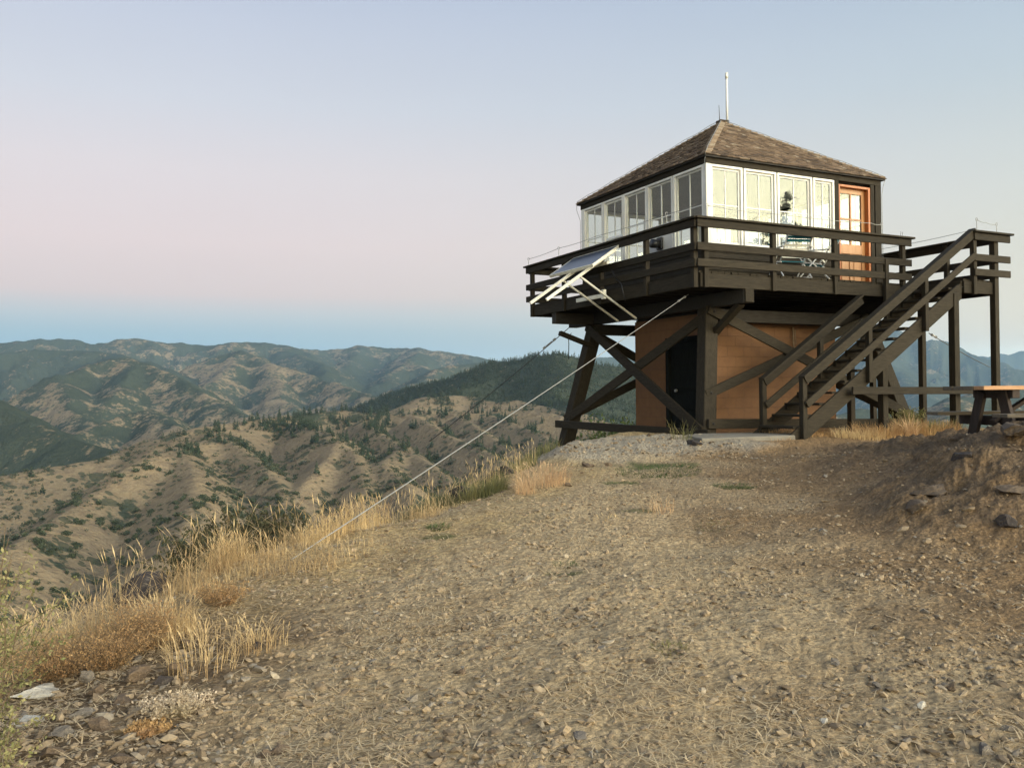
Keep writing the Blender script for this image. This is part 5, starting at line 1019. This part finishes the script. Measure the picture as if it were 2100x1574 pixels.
def plant_far(name, kind, dens, hfun, mats, label, cat, group, stuffname, n_ind, ncard, cap):
    x, y, z, r = pick(dens); n = len(x); print(name, 'candidates', n)
    if n > cap: s = rt.permutation(n)[:cap]; x, y, z, r = x[s], y[s], z[s], r[s]; n = cap
    h = hfun(n, r); o = np.argsort(-h/r); x, y, z, h, r = x[o], y[o], z[o], h[o], r[o]
    protos = []
    for s in range(4):
        V, Fq, mi = far_tree(kind, 500+s, ncard); ob = np_mesh(name, V, Fq, mats, mi=mi); protos.append(ob)
    for i in range(min(n_ind, n)):
        ob = protos[i] if i < 4 else bpy.data.objects.new(name, protos[i % 4].data)
        if i >= 4: C.objects.link(ob)
        wdt = rt.uniform(.8, 1.25); ob.location = (x[i], y[i], z[i]-.02*h[i]); ob.scale = (h[i]*wdt, h[i]*wdt, h[i]); ob.rotation_euler = (0, 0, rt.uniform(0, 6.28)); tag(ob, label, cat, group)
    x, y, z, h = x[n_ind:], y[n_ind:], z[n_ind:], h[n_ind:]; n = len(x)
    if not n: return
    Vs, Fs, Ms, off = [], [], [], 0
    for s in range(4):
        V, Fq, mi = far_tree(kind, 520+s, max(24, ncard//3)); V = V.copy(); sel = np.arange(s, n, 4); k = len(V)
        a = rt.uniform(0, 6.28, len(sel)); ca_, sa_ = np.cos(a)[:, None], np.sin(a)[:, None]; W_ = h[sel][:, None]
        P = np.stack([(V[:, 0]*ca_-V[:, 1]*sa_)*W_*1.25+x[sel][:, None], (V[:, 0]*sa_+V[:, 1]*ca_)*W_*1.25+y[sel][:, None], V[:, 2]*W_+z[sel][:, None]-.02*W_], -1)
        Vs.append(P.reshape(-1, 3)); Fs.append((Fq[None]+(np.arange(len(sel))*k)[:, None, None]).reshape(-1, 4)+off); Ms.append(np.tile(mi, len(sel))); off += len(sel)*k
    tag(np_mesh(stuffname, np.concatenate(Vs), np.concatenate(Fs), mats, mi=np.concatenate(Ms)), kind='stuff'); print(name, n)
plant_far('pine_tree', 'pine', dens_t, lambda n, r: rt.uniform(6, 15, n), [M['pine'], M['trunk']], 'dark green pine among scattered pines on the tan ridge and the wooded hill behind', 'pine tree', 'pines on the middle ridges', 'distant_pines', 300, 110, 9000)
plant_far('hillside_shrub', 'shrub', dens_s, lambda n, r: 2.4+6.0*rt.uniform(0, 1, n)**2.0, [M['shrub'], M['trunk']], 'dark rounded shrub dotting the dry tan hillside across the valley', 'shrub', 'shrubs on the tan hillside', 'distant_shrubs', 300, 90, 6500)

# ---- a pine behind the camera, seen only as a reflection in the front windows
def pine(base, h, seed, label):
    rr = random.Random(seed); e = empty('pine_tree', base, label=label, cat='pine tree'); MB().tube([(0, 0, -.3), (.03, 0, h*.5), (0, .02, h)], h*.016, 9, r2=.012).build('trunk', M['trunk'], e, smooth=True)
    m = MB(); L_ = []
    for k in range(int(h*9)):
        f = rr.uniform(.12, 1); a = rr.uniform(0, 6.283); ln = (1-f)**.8*h*.20*rr.uniform(.5, 1.15)+.12; z = h*f; q = Vector((math.cos(a), math.sin(a), 0)); p0 = Vector((0, 0, z)); p1 = p0+q*ln*.6+Vector((0, 0, -.05*ln)); p2 = p0+q*ln+Vector((0, 0, .06*ln)); m.tube([p0, p1, p2], .012, 4, r2=.004)
        for _ in range(int(26+ln*42)): g_ = rr.uniform(.15, 1.05); c_ = p0.lerp(p2, g_)+Vector((rr.gauss(0, .09), rr.gauss(0, .09), rr.gauss(0, .06))); L_.append(tuple(c_))
    m.build('branches', M['trunk'], e); rg = np.random.default_rng(seed); V, Fq = leafcards(np.array(L_), .06*rg.uniform(.6, 1.3, len(L_)), rg, 1.2); np_mesh('crown', V, Fq, M['pine'], parent=e); return e
nv = -v_; hit = None
def mirror_at(px, py, dist):
    d = un(px, py, dist=1.0); t = (W+.04+O.dot(v_))/d.dot(v_); P = d*t; r_ = (d-2*d.dot(v_)*v_).normalized(); return P+r_*dist
q = mirror_at(1612, 398, 19); zb = ground_z(q.x, q.y); pine((q.x, q.y, zb-.2), q.z-zb+.2, 8, 'tall pine on the slope behind the viewer, mirrored in the third front window')
q = mirror_at(1566, 470, 15); zb = ground_z(q.x, q.y); pine((q.x, q.y, zb-.2), q.z-zb+.2, 9, 'small pine on the slope behind the viewer, mirrored in the second front window')
# ---- the air: even haze round the whole country
hz = MB().box((-27000, -27000, -1600), (27000, 27000, 1200)).build('haze', []); hz['kind'] = 'stuff'
m = bpy.data.materials.new('haze_air'); m.use_nodes = True; t = m.node_tree; t.nodes.clear()
o_ = nd(t, 'ShaderNodeOutputMaterial'); pv = nd(t, 'ShaderNodeVolumePrincipled'); pv.inputs['Density'].default_value = 2.7e-5; pv.inputs['Color'].default_value = (.44, .70, 1, 1); pv.inputs['Anisotropy'].default_value = .1
t.links.new(pv.outputs[0], o_.inputs['Volume']); hz.data.materials.append(m)
